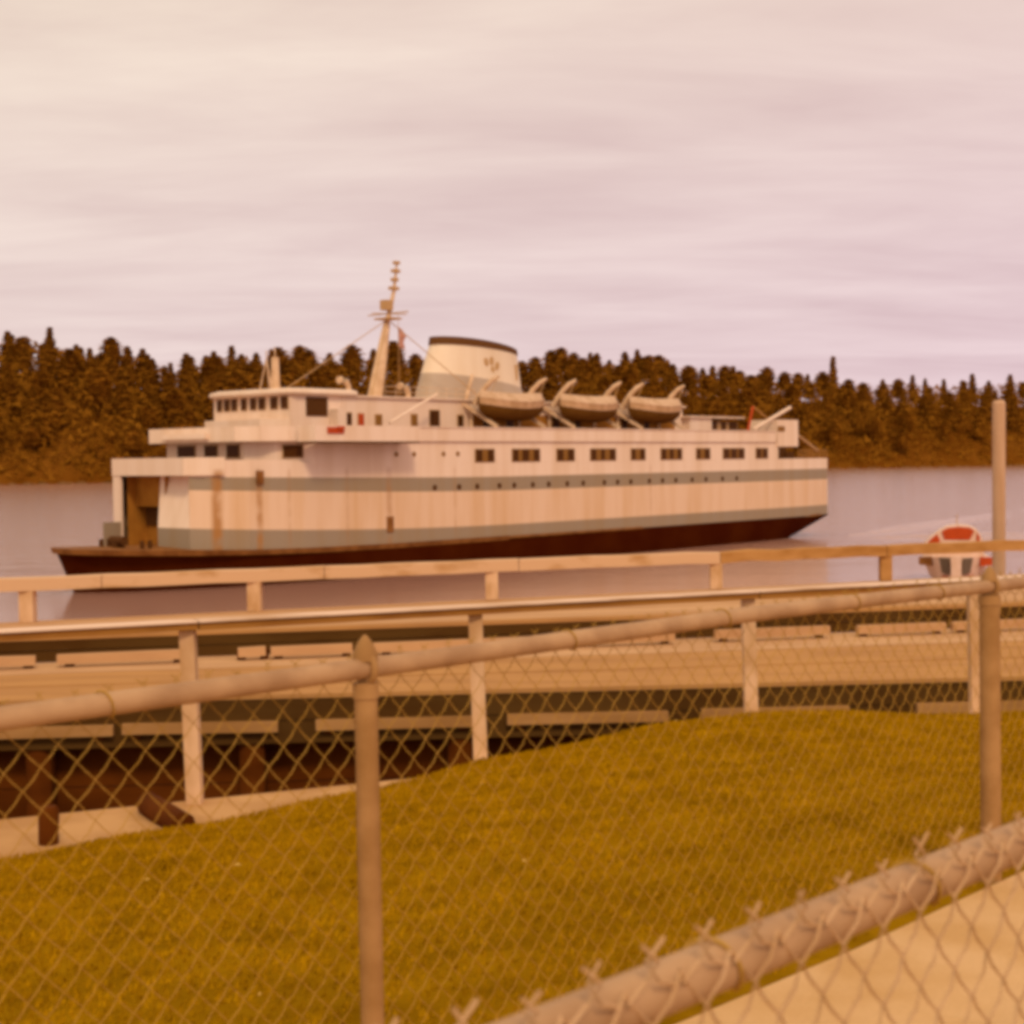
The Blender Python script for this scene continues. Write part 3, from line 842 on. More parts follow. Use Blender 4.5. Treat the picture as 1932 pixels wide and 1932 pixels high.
# boat-deck house, its windows and roof
f = SB(); f.box(22.6, 72.0, -5.0, 5.0, 11.4, 14.95); f.build('deckhouse', M['white'], ferry)
f = SB(); f.box(22.4, 72.4, -5.25, 5.25, 14.955, 15.1); f.build('deckhouse_roof', M['white'], ferry)
for a, b2, z0, z1, mm in ((23.05, 23.6, 12.5, 13.6, 'pane'), (24.4, 25.0, 12.5, 13.55, 'red'), (26.4, 27.1, 12.5, 13.5, 'curtain'), (30.7, 31.4, 12.5, 13.6, 'curtain'), (33.0, 34.2, 12.4, 14.0, 'pane'), (36.6, 37.3, 12.5, 13.6, 'pane'), (40, 40.8, 12.5, 13.6, 'pane'), (43.2, 44.2, 12.4, 13.9, 'pane'), (50, 51, 12.4, 13.9, 'pane'), (53.5, 54.3, 12.5, 13.6, 'pane'), (61, 62, 12.4, 13.9, 'pane'), (65, 65.8, 12.5, 13.6, 'pane')):
    wf = SB(); wf.box(a - 0.08, b2 + 0.08, 5.0, 5.05, z0 - 0.08, z1 + 0.08); w_o = wf.build('window', M['frame'], ferry)
    p_ = SB(); p_.box(a, b2, 5.052, 5.09, z0, z1); p_.build('pane', M[mm], w_o)
SB().tube([(26.15, 7.0, 12.75), (32.4, 6.6, 15.35)], 0.13, 8).build('boom', M['white'], ferry, smooth=True)
SB().tube([(81.88, 7.7, 12.6), (89.9, 7.7, 15.2)], 0.2, 8).build('boom', M['white'], ferry, smooth=True)

for s0, w0, zt in ((24.3, 4.0, 16.35), (31.4, 4.0, 16.05)):
    pts = [(s0, w0, 15.05), (s0, w0, zt - 0.7)] + [(s0 - 0.8 + 0.8 * math.cos(a), w0, zt - 0.7 + 0.8 * math.sin(a)) for a in (0.4, 0.8, 1.2, 1.6, 2.0)]
    v_ = SB(); v_.tube(pts, [0.24] * 2 + [0.25, 0.26, 0.27, 0.29, 0.31], 10); v_.build('ventilator', M['mast'], ferry, smooth=True)

# mast
ms = SB(); ms.tube([(31.05, 0, 15.0), (32.1, 0, 19.3), (32.75, 0, 22.0)], [0.72, 0.52, 0.32], 12)
ms.build('mast', M['mast'], ferry, smooth=True)
mast = [o for o in ferry.children if o.name.startswith('mast')][0]
tm = SB(); tm.tube([(32.75, 0, 21.95), (33.7, 0, 25.0), (34.15, 0, 27.7)], [0.26, 0.17, 0.09], 8); tm.build('topmast', M['mast'], mast)
ct = SB(); ct.box(32.1, 33.7, -1.0, 1.0, 22.35, 22.5); ct.beam((32.9, -2.6, 22.9), (32.9, 2.6, 22.9), 0.1, 0.1); ct.beam((30.9, 0, 22.8), (35.3, 0, 23.0), 0.09, 0.09)
ct.box(32.3, 33.2, -0.4, 0.4, 23.2, 24.1); ct.build('crosstree', M['frame'], mast)
for z, s_, hw in ((25.1, 33.75, 0.55), (25.9, 33.85, 0.35), (26.7, 34.0, 0.45), (27.45, 34.1, 0.3)):
    l_ = SB(); l_.box(s_ - hw, s_ + hw * 0.8, -0.22, 0.22, z, z + 0.28); l_.build('mast_light', M['frame'], mast)
for a, b2 in (((32.7, 0, 22.3), (20.5, 0, 15.6)), ((32.8, 0, 22.4), (26, 5.0, 15.1)), ((32.8, 0, 22.4), (40, 5.0, 15.1))):
    SB().tube([a, b2], 0.045, 4).build('stay', M['frame'], ferry)

# funnel
def fring(s0, s1, hw, zf, n=28):
    o = []
    for k in range(n):
        a = 2 * math.pi * k / n
        c_, sn = math.cos(a), math.sin(a)
        x = math.copysign(abs(c_) ** 0.95, c_); y = math.copysign(abs(sn) ** 0.95, sn)
        q = (1 - x) / 2
        o.append((lerp(s0, s1, q), hw * y, zf(q)))
    return o


f = SB(); f.loft([fring(36.5, 51.3, 2.6, lambda q: 15.05), fring(37.46, 50.56, 2.4, lambda q: lerp(17.7, 16.5, q ** 1.2))]); f.build('funnel_base', M['funnel_teal'], ferry, smooth=True)
f = SB(); f.loft([fring(37.46, 50.56, 2.4, lambda q: lerp(17.702, 16.502, q ** 1.2)), fring(38.65, 50.05, 2.2, lambda q: lerp(20.4, 19.75, q ** 1.5))]); fun = f.build('funnel', M['cream'], ferry, smooth=True)
f = SB(); f.loft([fring(38.55, 50.15, 2.26, lambda q: lerp(20.41, 19.77, q ** 1.5)), fring(38.7, 50.05, 2.26, lambda q: lerp(21.15, 20.2, q ** 1.7)), fring(39.4, 49.3, 1.6, lambda q: lerp(21.13, 20.22, q ** 1.7))])
f.build('funnel_cap', M['funnel_cap'], fun, smooth=True)
em = SB()        # flower emblem: separate petals round a small centre
for (ds_, dz_, a) in ((-0.75, 0.2, 0.35), (0.0, 0.42, 0.0), (0.78, 0.05, -0.3), (0.1, -0.45, 0.0)):
    cx, cz = 44.3 + ds_, 18.55 + dz_ - ds_ * 0.12
    hh_, ww = (0.42, 0.28)
    o_ = []
    for k in range(8):
        b2 = k * math.pi / 4
        x, z = ww * math.cos(b2), hh_ * math.sin(b2)
        o_.append((cx + x * math.cos(a) - z * math.sin(a), cz + x * math.sin(a) + z * math.cos(a)))
    em.add([(x, 2.34, z) for x, z in o_] + [(x, 2.05, z) for x, z in o_], [tuple(range(8)), tuple(reversed(range(8, 16)))] + [(k, (k + 1) % 8, 8 + (k + 1) % 8, 8 + k) for k in range(8)])
em.build('funnel_emblem', M['frame'], fun)
f = SB(); f.box(48.3, 48.7, 1.1, 1.78, 17.3, 18.8); f.build('funnel_louvre', M['frame'], fun)
f = SB(); f.tube([(40.0, 2.9, 15.1), (41.1, 2.75, 17.5)], 0.16, 6); f.build('steam_pipe', M['mast'], fun)

# davits: sloping trackway and curved horn, two to a boat
dav_s = [(38.2, 44.9), (49.3, 56.4), (60.2, 67.4)]
for pr in dav_s:
    for s_ in pr:
        d_ = SB(); d_.beam((s_ - 0.8, 4.9, 14.7), (s_ + 0.5, 8.0, 12.5), 0.35, 0.3); d_.beam((s_, 5.2, 14.3), (s_ - 0.3, 5.5, 11.5), 0.25, 0.25)
        pts = [(s_ - 0.35, 6.0, 14.6), (s_ - 0.15, 6.4, 15.35), (s_ + 0.1, 6.85, 16.05), (s_ + 0.4, 7.4, 16.7), (s_ + 0.75, 8.0, 17.1)]
        d_.tube(pts, [0.25, 0.25, 0.25, 0.22, 0.14], 8)
        d_.build('davit', M['mast'], ferry)
        SB().tube([(s_ + 0.68, 7.9, 17.0), (s_ + .2, 7.4, 15.3)], 0.05, 4).build('davit_fall', M['frame'], ferry)

# after house, A-frame, stern housing, open after deck
f = SB(); f.box(72.05, 76.2, -6.0, 6.0, 11.4, 13.85); f.build('after_house', M['white'], ferry)
f = SB(); f.box(76.2, 82.0, -6.0, 5.6, 11.4, 13.5); f.build('after_cabin', M['frame'], ferry)
f = SB(); f.box(71.6, 82.4, -6.3, 6.3, 13.86, 14.02); f.build('after_house_roof', M['white'], ferry)
for a, b2 in ((76.6, 77.8), (78.6, 79.6), (80.2, 81.8)):
    p_ = SB(); p_.box(a, b2, 5.61, 5.66, 12.45, 13.5); p_.build('window', M['pane'], ferry)
f = SB(); f.tube([(81.6, 7.2, 12.4), (83.0, 7.0, 15.2)], 0.16, 6); f.build('derrick_leg', M['red'], ferry)
f = SB(); f.tube([(83.0, 7.0, 15.2), (86.3, 7.0, 13.8)], 0.12, 6); f.build('derrick_leg', M['oldwood'], ferry)
f = SB(); f.box(86.35, 90.9, 4.5, 8.14, 10.68, 13.75); f.build('stern_housing', M['white'], ferry)
f = SB(); f.prism([(86.4, 8.142), (87.9, 8.142), (87.9, 8.19), (86.4, 8.19)], 12.4, 13.0); f.build('stern_housing_vent', M['curtain'], ferry)
f = SB(); f.box(86.35, 90.9, -8.1, 4.4, 10.68, 11.2); f.build('after_deck_head', M['white'], ferry)
SB().tube([(90.9, 8.0, 12.05), (96.4, 7.5, 10.2)], 0.16, 6).build('awning_brace', M['frame'], ferry)
rl = SB()
for i in range(9):
    s_ = 91.5 + i * 0.95; w_ = lerp(7.8, 7.25, i / 8)
    rl.tube([(s_, w_, 9.3), (s_, w_, 10.3)], 0.04, 4)
for z in (9.65, 10.0, 10.3):
    rl.tube([(91.5, 7.8, z), (99.1, 7.25, z)], 0.035, 4)
rl.build('stern_railing', M['oldwood'], ferry)
f = SB(); f.tube([(93, 3.0, 9.25), (93, 3.0, 10.2)], 0.5, 10); f.box(95, 97, 2, 4, 9.25, 10.1); f.build('mooring_winch', M['dark'], ferry)

f = SB(); f.box(86.85, 95.5, 3.6, 3.8, 9.25, 10.66); f.build('after_deck_shade_sheet', M['dark'], ferry)  # dark sheet added so the open after deck reads as shaded
f = SB(); f.box(38.6, 70.5, 5.0, 5.04, 11.42, 13.75); f.build('deckhouse_shade_panel', M['brownpanel'], ferry)  # brown panel added for the shade on the house wall under the lifeboats
br = SB()
for i in range(28):
    s_ = 27.5 + i * 0.42
    if i % 3 == 0:
        br.tube([(s_, 5.15, 15.1), (s_, 5.15, 16.0)], 0.035, 4)
for z in (15.5, 15.98):
    br.tube([(27.5, 5.15, z), (38.9, 5.15, z)], 0.03, 4)
br.build('top_railing', M['mast'], ferry)
# flag hoisted beside the mast
f = SB()
n = 7; A = []; Bq = []
for i in range(n):
    z = lerp(20.0, 21.8, i / (n - 1))
    A.append((34.2, 0.05 * math.sin(i), z)); Bq.append((34.2 + 0.75 - 0.1 * math.sin(i * 1.3), 0.14 * math.sin(i * 1.9), z - 0.25))
f.loft([A, Bq, [(a, b2 + 0.015, c) for a, b2, c in Bq], [(a, b2 + 0.015, c) for a, b2, c in A]], cap=False, closed=False)
fl = thing('flag', 'small faded pink flag hanging on a halyard beside the mast', 'flag', (-32.775, 111.592, 0), TH)
f.build('cloth', M['flag'], fl)
f = SB(); f.tube([(34.2, 0, 15.1), (34.2, 0, 22.9)], 0.03, 4); f.build('halyard', M['frame'], fl)


# lifeboats, things of their own, hung in the davits
def make_lifeboat():
    root = thing('lifeboat', 'x', 'lifeboat', (0, 0, 0), TH, 'lifeboats hung along the side of the ferry')
    st = [(-4.45, .05, .75), (-3.9, .55, .45), (-2.8, 1.05, .15), (-1.3, 1.32, 0), (0, 1.38, 0), (1.3, 1.32, 0), (2.8, 1.05, .15), (3.9, .55, .45), (4.45, .05, .75)]
    h_ = MB(); rings = []; cov = []
    for x, hb, kz in st:
        sh = 1.45 + 0.35 * (abs(x) / 4.45) ** 2
        p_ = [(x, 0, kz), (x, hb * .55, kz + .2), (x, hb * .9, kz + .62), (x, hb, sh)]
        rings.append(p_ + [(a, -b2, c) for a, b2, c in reversed(p_[1:])])
        cov.append([(x * 0.97, hb * 1.02, sh + .01), (x * 0.97, hb * .55, sh + .3 + .15 * hb), (x * 0.97, 0, sh + .4 + .2 * hb), (x * 0.97, -hb * .55, sh + .3 + .15 * hb), (x * 0.97, -hb * 1.02, sh + .01)])
    h_.loft(rings); h_.build('hull', M['boathull_shaded'], root, smooth=True)
    for sg in (1, -1):
        sk = MB(); lo_ = []; hi_ = []
        for x, hb, kz in st:
            sh = 1.45 + 0.35 * (abs(x) / 4.45) ** 2
            lo_.append((x, sg * (hb * .95 + .03), sh - .55)); hi_.append((x, sg * (hb + .04), sh + .02))
        n_ = len(lo_)
        sk.add(lo_ + hi_, [(i, i + 1, n_ + i + 1, n_ + i) for i in range(n_ - 1)])
        sk.build('sheer_strake', M['boat'], root, smooth=True)
    MB().loft(cov).build('canvas_cover', M['canvas'], root, smooth=True)
    g = MB()
    for sg in (1, -1):
        g.tube([(x, sg * (hb + 0.03), 1.42 + 0.35 * (abs(x) / 4.45) ** 2) for x, hb, kz in st], 0.05, 5)
    g.build('gunwale', M['mast'], root)
    return root


cs, sn_ = math.cos(TH), math.sin(TH)


def ship_pt(s_, w_, z):
    return (-32.775 + cs * s_ + sn_ * w_, 111.592 + sn_ * s_ - cs * w_, z)


lb = make_lifeboat()
for i, (s_, lab) in enumerate(((41.5, 'covered lifeboat hanging below the ferry funnel, nearest the bow'), (52.9, 'covered lifeboat hanging in the middle between the other two lifeboats'), (63.9, 'covered lifeboat nearest the stern, beside the low after house'))):
    o = lb if i == 0 else copy_tree(lb)
    o.location = ship_pt(s_, 7.25, 13.1); o.scale = (1.0, 1.12, 1.2); o['label'] = lab

# ------------------------------------------------------------------ small motor boat lying bow-on
mbt = thing('motor_boat', 'small red and white motor boat seen bow-on beyond the wharf', 'boat', (33.2, 112, 0), R(-16))
h_ = MB(); rings = []
for y, hb, kz, sh in ((-3.6, .06, .5, 2.1), (-2.9, .85, .1, 2.05), (-1.8, 1.75, -.2, 1.95), (0, 2.4, -.3, 1.8), (3, 2.5, -.3, 1.7), (5.5, 2.3, -.2, 1.7)):
    p_ = [(0, y, kz - .2), (hb * .55, y, kz + .15), (hb * .8, y, kz + .8), (hb, y, sh)]
    rings.append(p_ + [(-a, b2, c) for a, b2, c in reversed(p_[1:])])
h_.loft(rings); h_.build('hull', M['boatwhite'], mbt, smooth=True)
MB().beam((0, -3.72, 0.0), (0, -3.9, 2.15), 0.7, 0.22, upv=(0, 1, 0)).build('stem', M['boatwhite'], mbt)
for sg in (1, -1):
    MB().add([(sg * .5, -3.45, 1.95), (sg * 1.2, -2.75, 1.95), (sg * 1.0, -2.8, .85), (sg * .48, -3.4, .75), (sg * .5, -3.2, 1.95), (sg * 1.2, -2.5, 1.95), (sg * 1.0, -2.55, .85), (sg * .48, -3.15, .75)],
             [(0, 1, 2, 3), (4, 5, 6, 7), (0, 1, 5, 4), (1, 2, 6, 5), (2, 3, 7, 6), (3, 0, 4, 7)]).build('bow_flash', M['boatblue'], mbt)
    MB().box(min(sg * .5, sg * (1.35 if sg > 0 else .95)), max(sg * .5, sg * (1.35 if sg > 0 else .95)), -2.9, -2.2, 0.15, 0.62).build('boot_stripe', M['red'], mbt)
    f = MB(); f.loft([[(sg * 1.7, -1.9, 1.3), (sg * 2.65, -1.5, 1.35), (sg * 2.65, -1.5, 1.9), (sg * 1.7, -1.9, 1.95)], [(sg * 1.7, -1.2, 1.3), (sg * 2.65, -1.0, 1.35), (sg * 2.65, -1.0, 1.9), (sg * 1.7, -1.2, 1.95)]])
    f.build('fender_board', M['red' if sg > 0 else 'rim'], mbt)
# rounded cabin: white shell with red front panels in it
prof = [(-2.35, 1.8), (-2.3, 2.75), (-1.75, 3.35), (-1.15, 3.85), (-0.6, 4.15), (0.2, 4.25), (0.95, 4.18), (1.5, 3.9), (1.85, 3.35), (2.0, 2.75), (2.05, 1.8)]
f = MB(); f.loft([[(x, -1.0, z) for x, z in prof], [(x * 1.02, 3.6, z * 0.97 + .05) for x, z in prof]]); f.build('cabin', M['boatwhite'], mbt, smooth=True)


def panel(pts, y0, y1, nm, mm):
    n_ = len(pts)
    MB().add([(x, y0, z) for x, z in pts] + [(x, y1, z) for x, z in pts], [tuple(range(n_)), tuple(range(2 * n_ - 1, n_ - 1, -1))] + [(k, (k + 1) % n_, n_ + (k + 1) % n_, n_ + k) for k in range(n_)]).build(nm, M[mm], mbt)


panel([(-0.8, 3.2), (1.0, 3.2), (1.32, 3.85), (1.0, 4.08), (0.2, 4.15), (-0.55, 4.06), (-1.0, 3.82)], -1.12, -1.0, 'windscreen', 'red')
panel([(-2.2, 2.72), (-1.2, 2.72), (-1.12, 3.2), (-1.35, 3.6), (-1.8, 3.2)], -1.12, -1.0, 'side_panel', 'red')
panel([(1.45, 2.72), (1.65, 2.72), (1.7, 3.4), (1.5, 3.7)], -1.12, -1.0, 'side_panel', 'red')
MB().box(-0.95, 1.2, -1.3, -1.0, 2.75, 3.15).build('sill', M['boatwhite'], mbt)
MB().tube([(0.1, 0.5, 4.2), (0.1, 0.5, 5.0)], 0.04, 5).build('aerial', M['frame'], mbt)

# ------------------------------------------------------------------ wharf
def far_front(x):
    return 19.65 + (x + 6.3) * (21.8 - 19.3) / (5.67 + 6.3)


def far_back(x):
    return 21.9 + (x + 6.39) * (27.9 - 21.9) / (9.05 + 6.39)


def near_front(x):
    return 16.8 + (x + 1.53) * (17.35 - 16.8) / (5.3 + 1.53)


XA, XB = -13.0, 15.0
wf_ = thing('upper_wharf', 'upper timber wharf with the broad white bull rail along its water side', 'wharf', (0, 22, 0))
nw_ = thing('lower_wharf', 'lower timber wharf with bleached boards below the chain link fence', 'wharf', (0, 18, 0))


def deck_planks(parent, fa, fb, z, n, mats, oy, nameit='deck_plank'):
    for k in range(n):
        qa, qb = k / n, (k + 1) / n - 0.03 / n * 1.5
        ya0, yb0 = lerp(fa(XA), fb(XA), qa), lerp(fa(XA), fb(XA), qb)
        ya1, yb1 = lerp(fa(XB), fb(XB), qa), lerp(fa(XB), fb(XB), qb)
        zz_ = z + rng.uniform(-0.006, 0.006)
        m_ = MB()
        m_.add([(XA, ya0 - oy, zz_ - .05), (XB, ya1 - oy, zz_ - .05), (XB, yb1 - oy, zz_ - .05), (XA, yb0 - oy, zz_ - .05), (XA, ya0 - oy, zz_), (XB, ya1 - oy, zz_), (XB, yb1 - oy, zz_), (XA, yb0 - oy, zz_)],
               [(0, 3, 2, 1), (4, 5, 6, 7), (0, 1, 5, 4), (1, 2, 6, 5), (2, 3, 7, 6), (3, 0, 4, 7)])
        m_.build(nameit, mats(k), parent)


ZF = EYE - 2.25; ZN = EYE - 2.60
deck_planks(wf_, far_front, far_back, ZF, 12, lambda k: M['plank2'] if k % 5 else M['plank'], 22)
deck_planks(nw_, near_front, lambda x: far_front(x) + 0.015, ZN, 9, lambda k: M['plank2'] if k > 5 else M['plank'], 18)


def face(parent, fn, z0, z1, oy, dy, m_, rows_, name='fascia_board'):
    for k in range(rows_):
        a = lerp(z0, z1, k / rows_); b2 = lerp(z0, z1, (k + 1) / rows_) - 0.012
        MB().beam((XA, fn(XA) + dy - oy, (a + b2) / 2), (XB, fn(XB) + dy - oy, (a + b2) / 2), 0.10, b2 - a).build(name, m_, parent)


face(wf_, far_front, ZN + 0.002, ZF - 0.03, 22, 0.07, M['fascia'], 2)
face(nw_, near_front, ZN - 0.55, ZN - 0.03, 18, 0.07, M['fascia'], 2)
face(nw_, near_front, -0.6, ZN - 0.56, 18, 0.45, M['creosote_and_void'], 14, 'void_shade_plank')  # dark planks added to stand for the shaded void under the deck
for x in np.arange(XA + 0.6, XB, 2.35):
    MB().tube([(x, near_front(x) + 0.2 - 18, -1.5), (x + 0.03, near_front(x) + 0.2 - 18, ZN - 0.12)], 0.16, 9).build('pile', M['creosote_and_void'], nw_, smooth=True)
    MB().tube([(x, far_back(x) - 0.3 - 22, -1.5), (x, far_back(x) - 0.3 - 22, ZF - 0.12)], 0.18, 9).build('pile', M['creosote_and_void'], wf_, smooth=True)


def segs(parent, ranges, d_of, z, h_, th_, oy, name, mm='wale'):
    for a, b2 in ranges:
        def X(px):
            x = (px - 966) / 2825 * 18
            for _ in range(5):
                x = (px - 966) / 2825 * d_of(x)
            return x
        xa, xb = X(a), X(b2)
        MB().beam((xa, d_of(xa) - oy, z + rng.uniform(-.01, .01)), (xb, d_of(xb) - oy, z + rng.uniform(-.01, .01)), th_, h_).build(name, M[mm], parent)
        for q in (0.08, 0.92):
            x = lerp(xa, xb, q)
            MB().box(x - 0.05, x + 0.05, d_of(x) - oy + th_ / 2 - 0.02, d_of(x) - oy + th_ / 2 + 0.08, z - h_ / 2 - 0.06, z + h_ / 2 - 0.03).build('spacer_block', M['creosote_and_void'], parent)


segs(nw_, [(-150, 205), (222, 517), (589, 892), (952, 1257), (1320, 1600), (1728, 2060)], lambda x: near_front(x) - 0.03, EYE - 2.94, 0.115, 0.09, 18, 'wale_board')
segs(nw_, [(-160, 60), (101, 347), (444, 496), (506, 660), (700, 990), (1050, 1270), (1347, 1563), (1617, 1782), (1796, 2050)], lambda x: far_front(x) - 0.55, EYE - 2.49, 0.12, 0.1, 18, 'kerb_board', 'plank2')

# bull rail along the back edge: heavy beam on short posts, white then bare to the right
brl = thing('bull_rail', 'broad low white timber rail on short posts along the outer wharf edge', 'railing', (0, 24, ZF))


def brail(x):
    return far_back(x) - 0.12


cuts = [-13, -9.2, -6.0, -2.9, 0.1, 3.55, 6.7, 10.2, 15]
for i, (a, b2) in enumerate(zip(cuts, cuts[1:])):
    m_ = MB(); q = 6
    pa = []
    for k in range(q + 1):
        x = lerp(a + 0.006, b2 - 0.006, k / q)
        pa.append((x, brail(x) - 24, 0.55 + 0.005 * math.sin(k * 2.1 + i) + (0.014 * math.sin(k * 3.3 + i) if x > 3.5 else 0)))
    hw_ = 0.13
    rings = [[(x, y - hw_, z - 0.095), (x, y + hw_, z - 0.095), (x, y + hw_, z + 0.085), (x, y + hw_ - 0.03, z + 0.095), (x, y - hw_ + 0.03, z + 0.095), (x, y - hw_, z + 0.085)] for x, y, z in pa]
    m_.loft(rings)
    o = m_.build('rail_beam', M['paintwood'] if x < 3.7 else M['oldwood'], brl)
    if x >= 3.7:
        o['label'] = 'bare brown weathered rail beam'
for x in (-9.6, -7.0, -3.93, -0.34, 3.48, 6.7, 10.0, 13.2):
    MB().box(x - 0.1, x + 0.1, brail(x) - 24 - 0.1, brail(x) - 24 + 0.1, 0.005, 0.452).build('post', M['whitepost'] if x < 3.6 else M['oldwood'], brl)

# tall pale mooring pile at the right edge
pl = thing('mooring_pile', 'tall pale round mooring pile standing at the right beyond the wharf', 'pile', (9.60, 29.5, 0))
MB().tube([(0, 0, -2), (0.0, 0, 5), (0, 0, EYE + 1.0)], [0.135, 0.13, 0.125], 14).build('shaft', M['pile'], pl, smooth=True)
MB().tube([(0, 0, EYE + 1.0), (0, 0, EYE + 1.06)], [0.125, 0.09], 14).build('cap', M['pile'], pl, smooth=True)

# ------------------------------------------------------------------ white railing on the bank
wr = thing('white_railing', 'white wooden railing with square posts along the edge of the bank', 'railing', (0, 10.4, EYE - 2.2))
ZR = 2.2 - 1.0
for i, x in enumerate((-9.7, -7.8, -5.9, -3.98, -2.07, -0.25, 1.77, 3.72, 5.7, 7.65, 9.6)):
    a = R(1.0) * (0.5 + 0.5 * (i % 3))
    MB().beam((x + 0.02, rail_y(x) - 10.4, 0.0 - 0.2), (x - 0.012, rail_y(x) - 10.4, ZR - 0.062), 0.095, 0.095, upv=(0, 1, 0)).build('post', M['whitepost'], wr)
for a, b2 in ((-11.5, -7.82), (-7.81, -5.91), (-5.9, -2.03), (-2.02, 1.80), (1.81, 5.7), (5.71, 11.0)):
    MB().beam((a, rail_y(a) - 10.4 - 0.02, ZR - 0.034), (b2, rail_y(b2) - 10.4 - 0.02, ZR - 0.029), 0.15, 0.046).build('rail_board', M['rail_shaded'], wr)
    MB().beam((a, rail_y(a) - 10.4 - 0.03, ZR), (b2, rail_y(b2) - 10.4 - 0.03, ZR), 0.17, 0.011).build('lit_top', M['rail_lit'], wr)  # pale strip standing for the light on top of the board

# dark stub post and timber offcut on the ledge
sp_ = thing('stub_post', 'short dark creosoted stub post on the pale ledge at left', 'post', (-2.69, 8.55, EYE - 2.18))
MB().tube([(0.0, 0, -0.05), (0, 0, 0.04), (0.005, 0, 0.19), (0, 0, 0.215)], [0.056, 0.058, 0.06, 0.05], 12).build('shaft', M['creosote_and_void'], sp_, smooth=True)
MB().tube([(0, 0, 0.216), (0, 0, 0.222)], [0.05, 0.035], 12).build('top', M['creosote_and_void'], sp_, smooth=True)
lg = thing('timber_offcut', 'dark timber offcut lying across the pale ledge beside the white post', 'timber', (-2.08, 8.97, EYE - 2.175))
MB().tube([(-0.22, 0.33, 0.055), (-0.08, 0.1, 0.05), (0.12, -0.2, 0.045)], [0.075, 0.08, 0.075], 10).build('trunk', M['creosote_and_void'], lg, smooth=True)
MB().tube([(0.121, -0.202, 0.045), (0.124, -0.206, 0.045)], [0.07, 0.045], 10).build('cut_end', M['creosote_and_void'], lg)


# ------------------------------------------------------------------ chain link fences
def wire_mesh(c_off, x0, x1, ztop, zbot, W, Hh, r_, depth, barbs, seed, nseg=5, bl=1.0):
    """interlocked zigzag wires on the plane y = x + c_off"""
    rr = random.Random(seed)
    u0 = x0 * math.sqrt(2); u1 = x1 * math.sqrt(2)
    n = int((u1 - u0) / (W / 2)); rows_ = int((ztop - zbot) / (Hh / 2))
    mb = MB()
    dirv = Vector((math.sqrt(.5), math.sqrt(.5), 0)); nv = Vector((math.sqrt(.5), -math.sqrt(.5), 0))   # nv: towards the camera side
    for i in range(n):
        pts = []
        ph = rr.uniform(-.0012, .0012)
        for k in range(rows_ + 1):
            par = (k + i) % 2
            uu = u0 + (i + par) * W / 2 + rr.uniform(-.0016, .0016)
            zc = ztop - k * Hh / 2 + rr.uniform(-.0012, .0012)
            sgn = 1 if (k % 2 == 0) else -1
            p_ = dirv * uu + Vector((0, c_off, zc))
            if pts:
                mid = (pts[-1] + p_) / 2
                slash = (uu < prev_u)
                pts.append(mid + nv * (depth * (1 if slash else -1)))
            pts.append(p_); prev_u = uu
        mb.tube(pts, r_, nseg, cap=False)
        if barbs and i % 2 == 0:
            b_ = dirv * (u0 + (i + 1) * W / 2) + Vector((0, c_off, ztop))
            l_ = rr.uniform(.014, .026) * bl
            for sg in (-1, 1):
                mb.tube([b_ + dirv * (sg * W * 0.45) + Vector((0, 0, -.012)), b_ + dirv * (sg * .004) + nv * (.003 * sg), b_ + dirv * (-sg * .004) + Vector((0, 0, l_ * .5)) - nv * (.003 * sg), b_ + dirv * (sg * rr.uniform(.004, .016)) + Vector((0, 0, l_))], r_, nseg, cap=False)
    return mb


# the fence across the view
far_rail = [(-2.6, 0.83, 9.068), (-0.851, 2.579, 9.068), (-0.315, 3.115, 9.068), (0.621, 4.051, 9.071), (1.095, 4.525, 9.065), (1.6, 5.03, 9.055), (1.784, 5.214, 9.052), (5.6, 9.03, 9.03)]
cf = thing('chain_link_fence', 'chain link fence with pipe top rail across the view before the lawn', 'fence', (0, 3.43, EYE - 1.45))
OFF = Vector((0, 3.43, EYE - 1.45))


def local(pts, off):
    return [Vector(p) - off for p in pts]


MB().tube(local(far_rail, OFF), 0.0215, 20).build('top_rail', M['galv'], cf, smooth=True)
for x in (-2.2, -0.315, 1.605, 3.5, 5.4):
    pr_ = 0.034 if x > 1 else 0.0245
    y = x + 3.43
    pz = interp(x, [p[0] for p in far_rail], [p[2] for p in far_rail])
    q = Vector((x, y, 0)) - Vector((0, 3.43, 0))
    ly = 0.012
    pc = (q.x + 0.004, q.y + 0.008)
    po = MB().tube([(pc[0] + 0.006, pc[1], -0.15), (pc[0], pc[1], pz - OFF.z - 0.046)], pr_, 18).build('post', M['galvpost'], cf, smooth=True)
    zt = pz - OFF.z
    cap = MB()
    cap.tube([(pc[0], pc[1], zt - 0.062), (pc[0], pc[1], zt - 0.03)], [pr_ + 0.0035, pr_ + 0.0025], 16)       # collar on the post
    cap.tube([(pc[0], pc[1], zt + 0.016), (pc[0], pc[1], zt + 0.03), (pc[0], pc[1], zt + 0.046), (pc[0], pc[1], zt + 0.06), (pc[0], pc[1], zt + 0.07)], [0.027, 0.026, 0.02, 0.012, 0.003], 16)
    ringp = [(pc[0] - 0.7071 * 0.0 + 0.7071 * 0.031 * math.cos(a) * -1, pc[1] + 0.7071 * 0.031 * math.cos(a), zt + 0.031 * math.sin(a)) for a in np.linspace(0, 2 * math.pi, 17)]
    cap.tube(ringp, 0.008, 8, cap=False)
    cap.build('post_cap', M['galvpost'], cf, smooth=True)
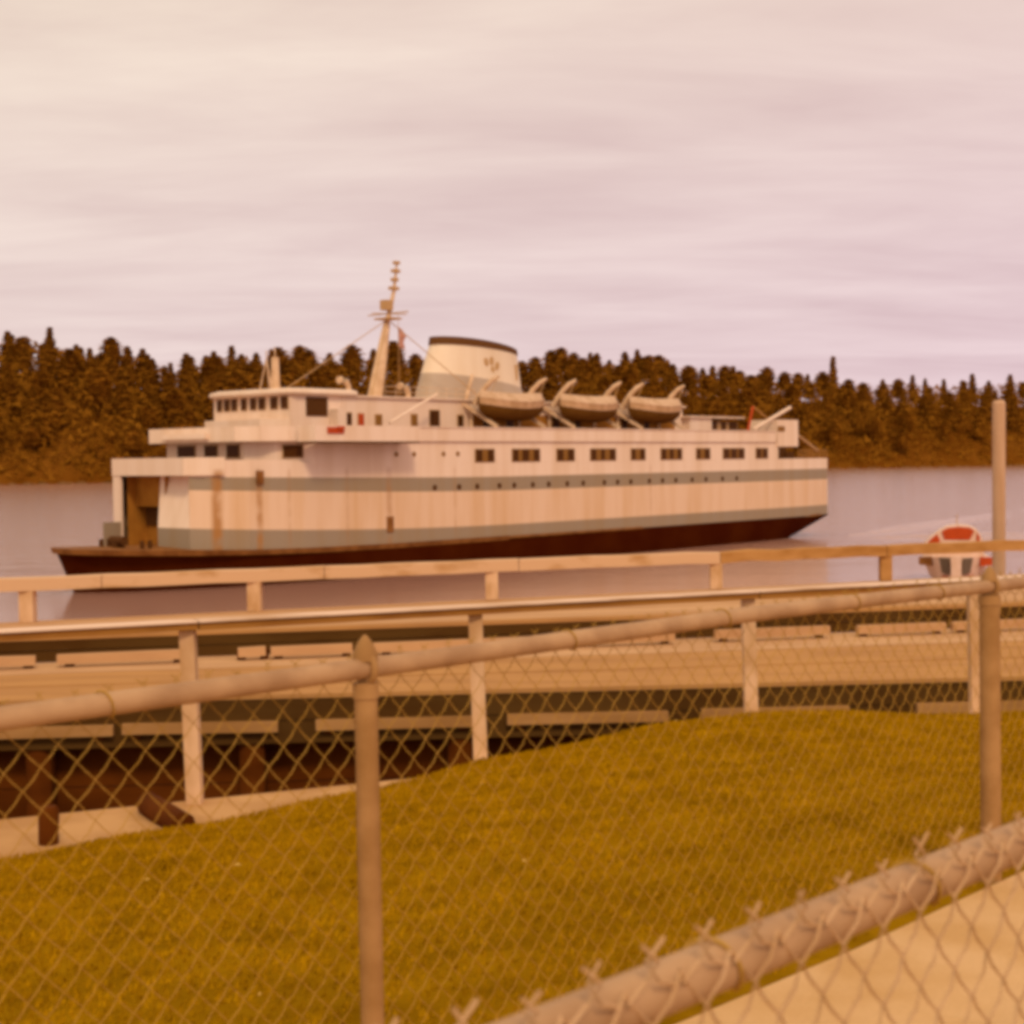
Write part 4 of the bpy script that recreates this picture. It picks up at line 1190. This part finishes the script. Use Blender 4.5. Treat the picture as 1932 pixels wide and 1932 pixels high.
wm = wire_mesh(3.43 + 0.045, -2.3, 5.3, 9.078, EYE - 1.43, 0.070, 0.075, 0.00115, 0.005, True, 5)
wm.v = [(a, b2 - OFF.y, c - OFF.z) for a, b2, c in wm.v]
wm.build('wire_mesh', M['wire'], cf, smooth=False, normals=False, kind='stuff')
for x in (-0.75, 0.12, 0.55, 1.0, 1.35):
    z = interp(x, [p[0] for p in far_rail], [p[2] for p in far_rail]) - OFF.z
    pts = [(x - 0.7071 * 0.025 * math.cos(a) + 0.004 * a, x + 0.7071 * 0.025 * math.cos(a) + 0.004 * a, z + 0.025 * math.sin(a)) for a in np.linspace(0.3, 5.8, 12)]
    MB().tube(pts, 0.0022, 6).build('tie_wire', M['wire'], cf, smooth=True)

# the fence right beside the camera
near_rail = [(-1.6, -0.48, 9.056), (0.052, 1.172, 9.056), (0.52, 1.64, 9.058), (2.2, 3.32, 9.058)]
nf_ = thing('wire_fence', 'chain link fence close by with twisted wire barbs over its pipe rail', 'fence', (0, 1.12, EYE - 1.45))
OFN = Vector((0, 1.12, EYE - 1.45))
MB().tube(local(near_rail, OFN), 0.0225, 28).build('top_rail', M['galv'], nf_, smooth=True)
for x in (-0.95, 0.98):
    MB().tube([(x, x, -0.15), (x, x, 9.056 - OFN.z - 0.03)], 0.0262, 18).build('post', M['galvpost'], nf_, smooth=True)
wm = wire_mesh(1.12 - 0.036, -1.5, 2.1, 9.079, EYE - 1.43, 0.070, 0.075, 0.0017, 0.004, True, 9, 8, 1.7)
wm.v = [(a, b2 - OFN.y, c - OFN.z) for a, b2, c in wm.v]
wm.build('wire_mesh', M['palewire'], nf_, smooth=True, normals=False, kind='stuff')
for x in (0.16, 0.40):
    pts = [(x - 0.7071 * 0.025 * math.cos(a) + 0.005 * a, x + 0.7071 * 0.025 * math.cos(a) + 0.005 * a, 9.057 - OFN.z + 0.025 * math.sin(a)) for a in np.linspace(-0.6, 4.2, 14)]
    MB().tube(pts, 0.0022, 8).build('tie_wire', M['wire'], nf_, smooth=True)
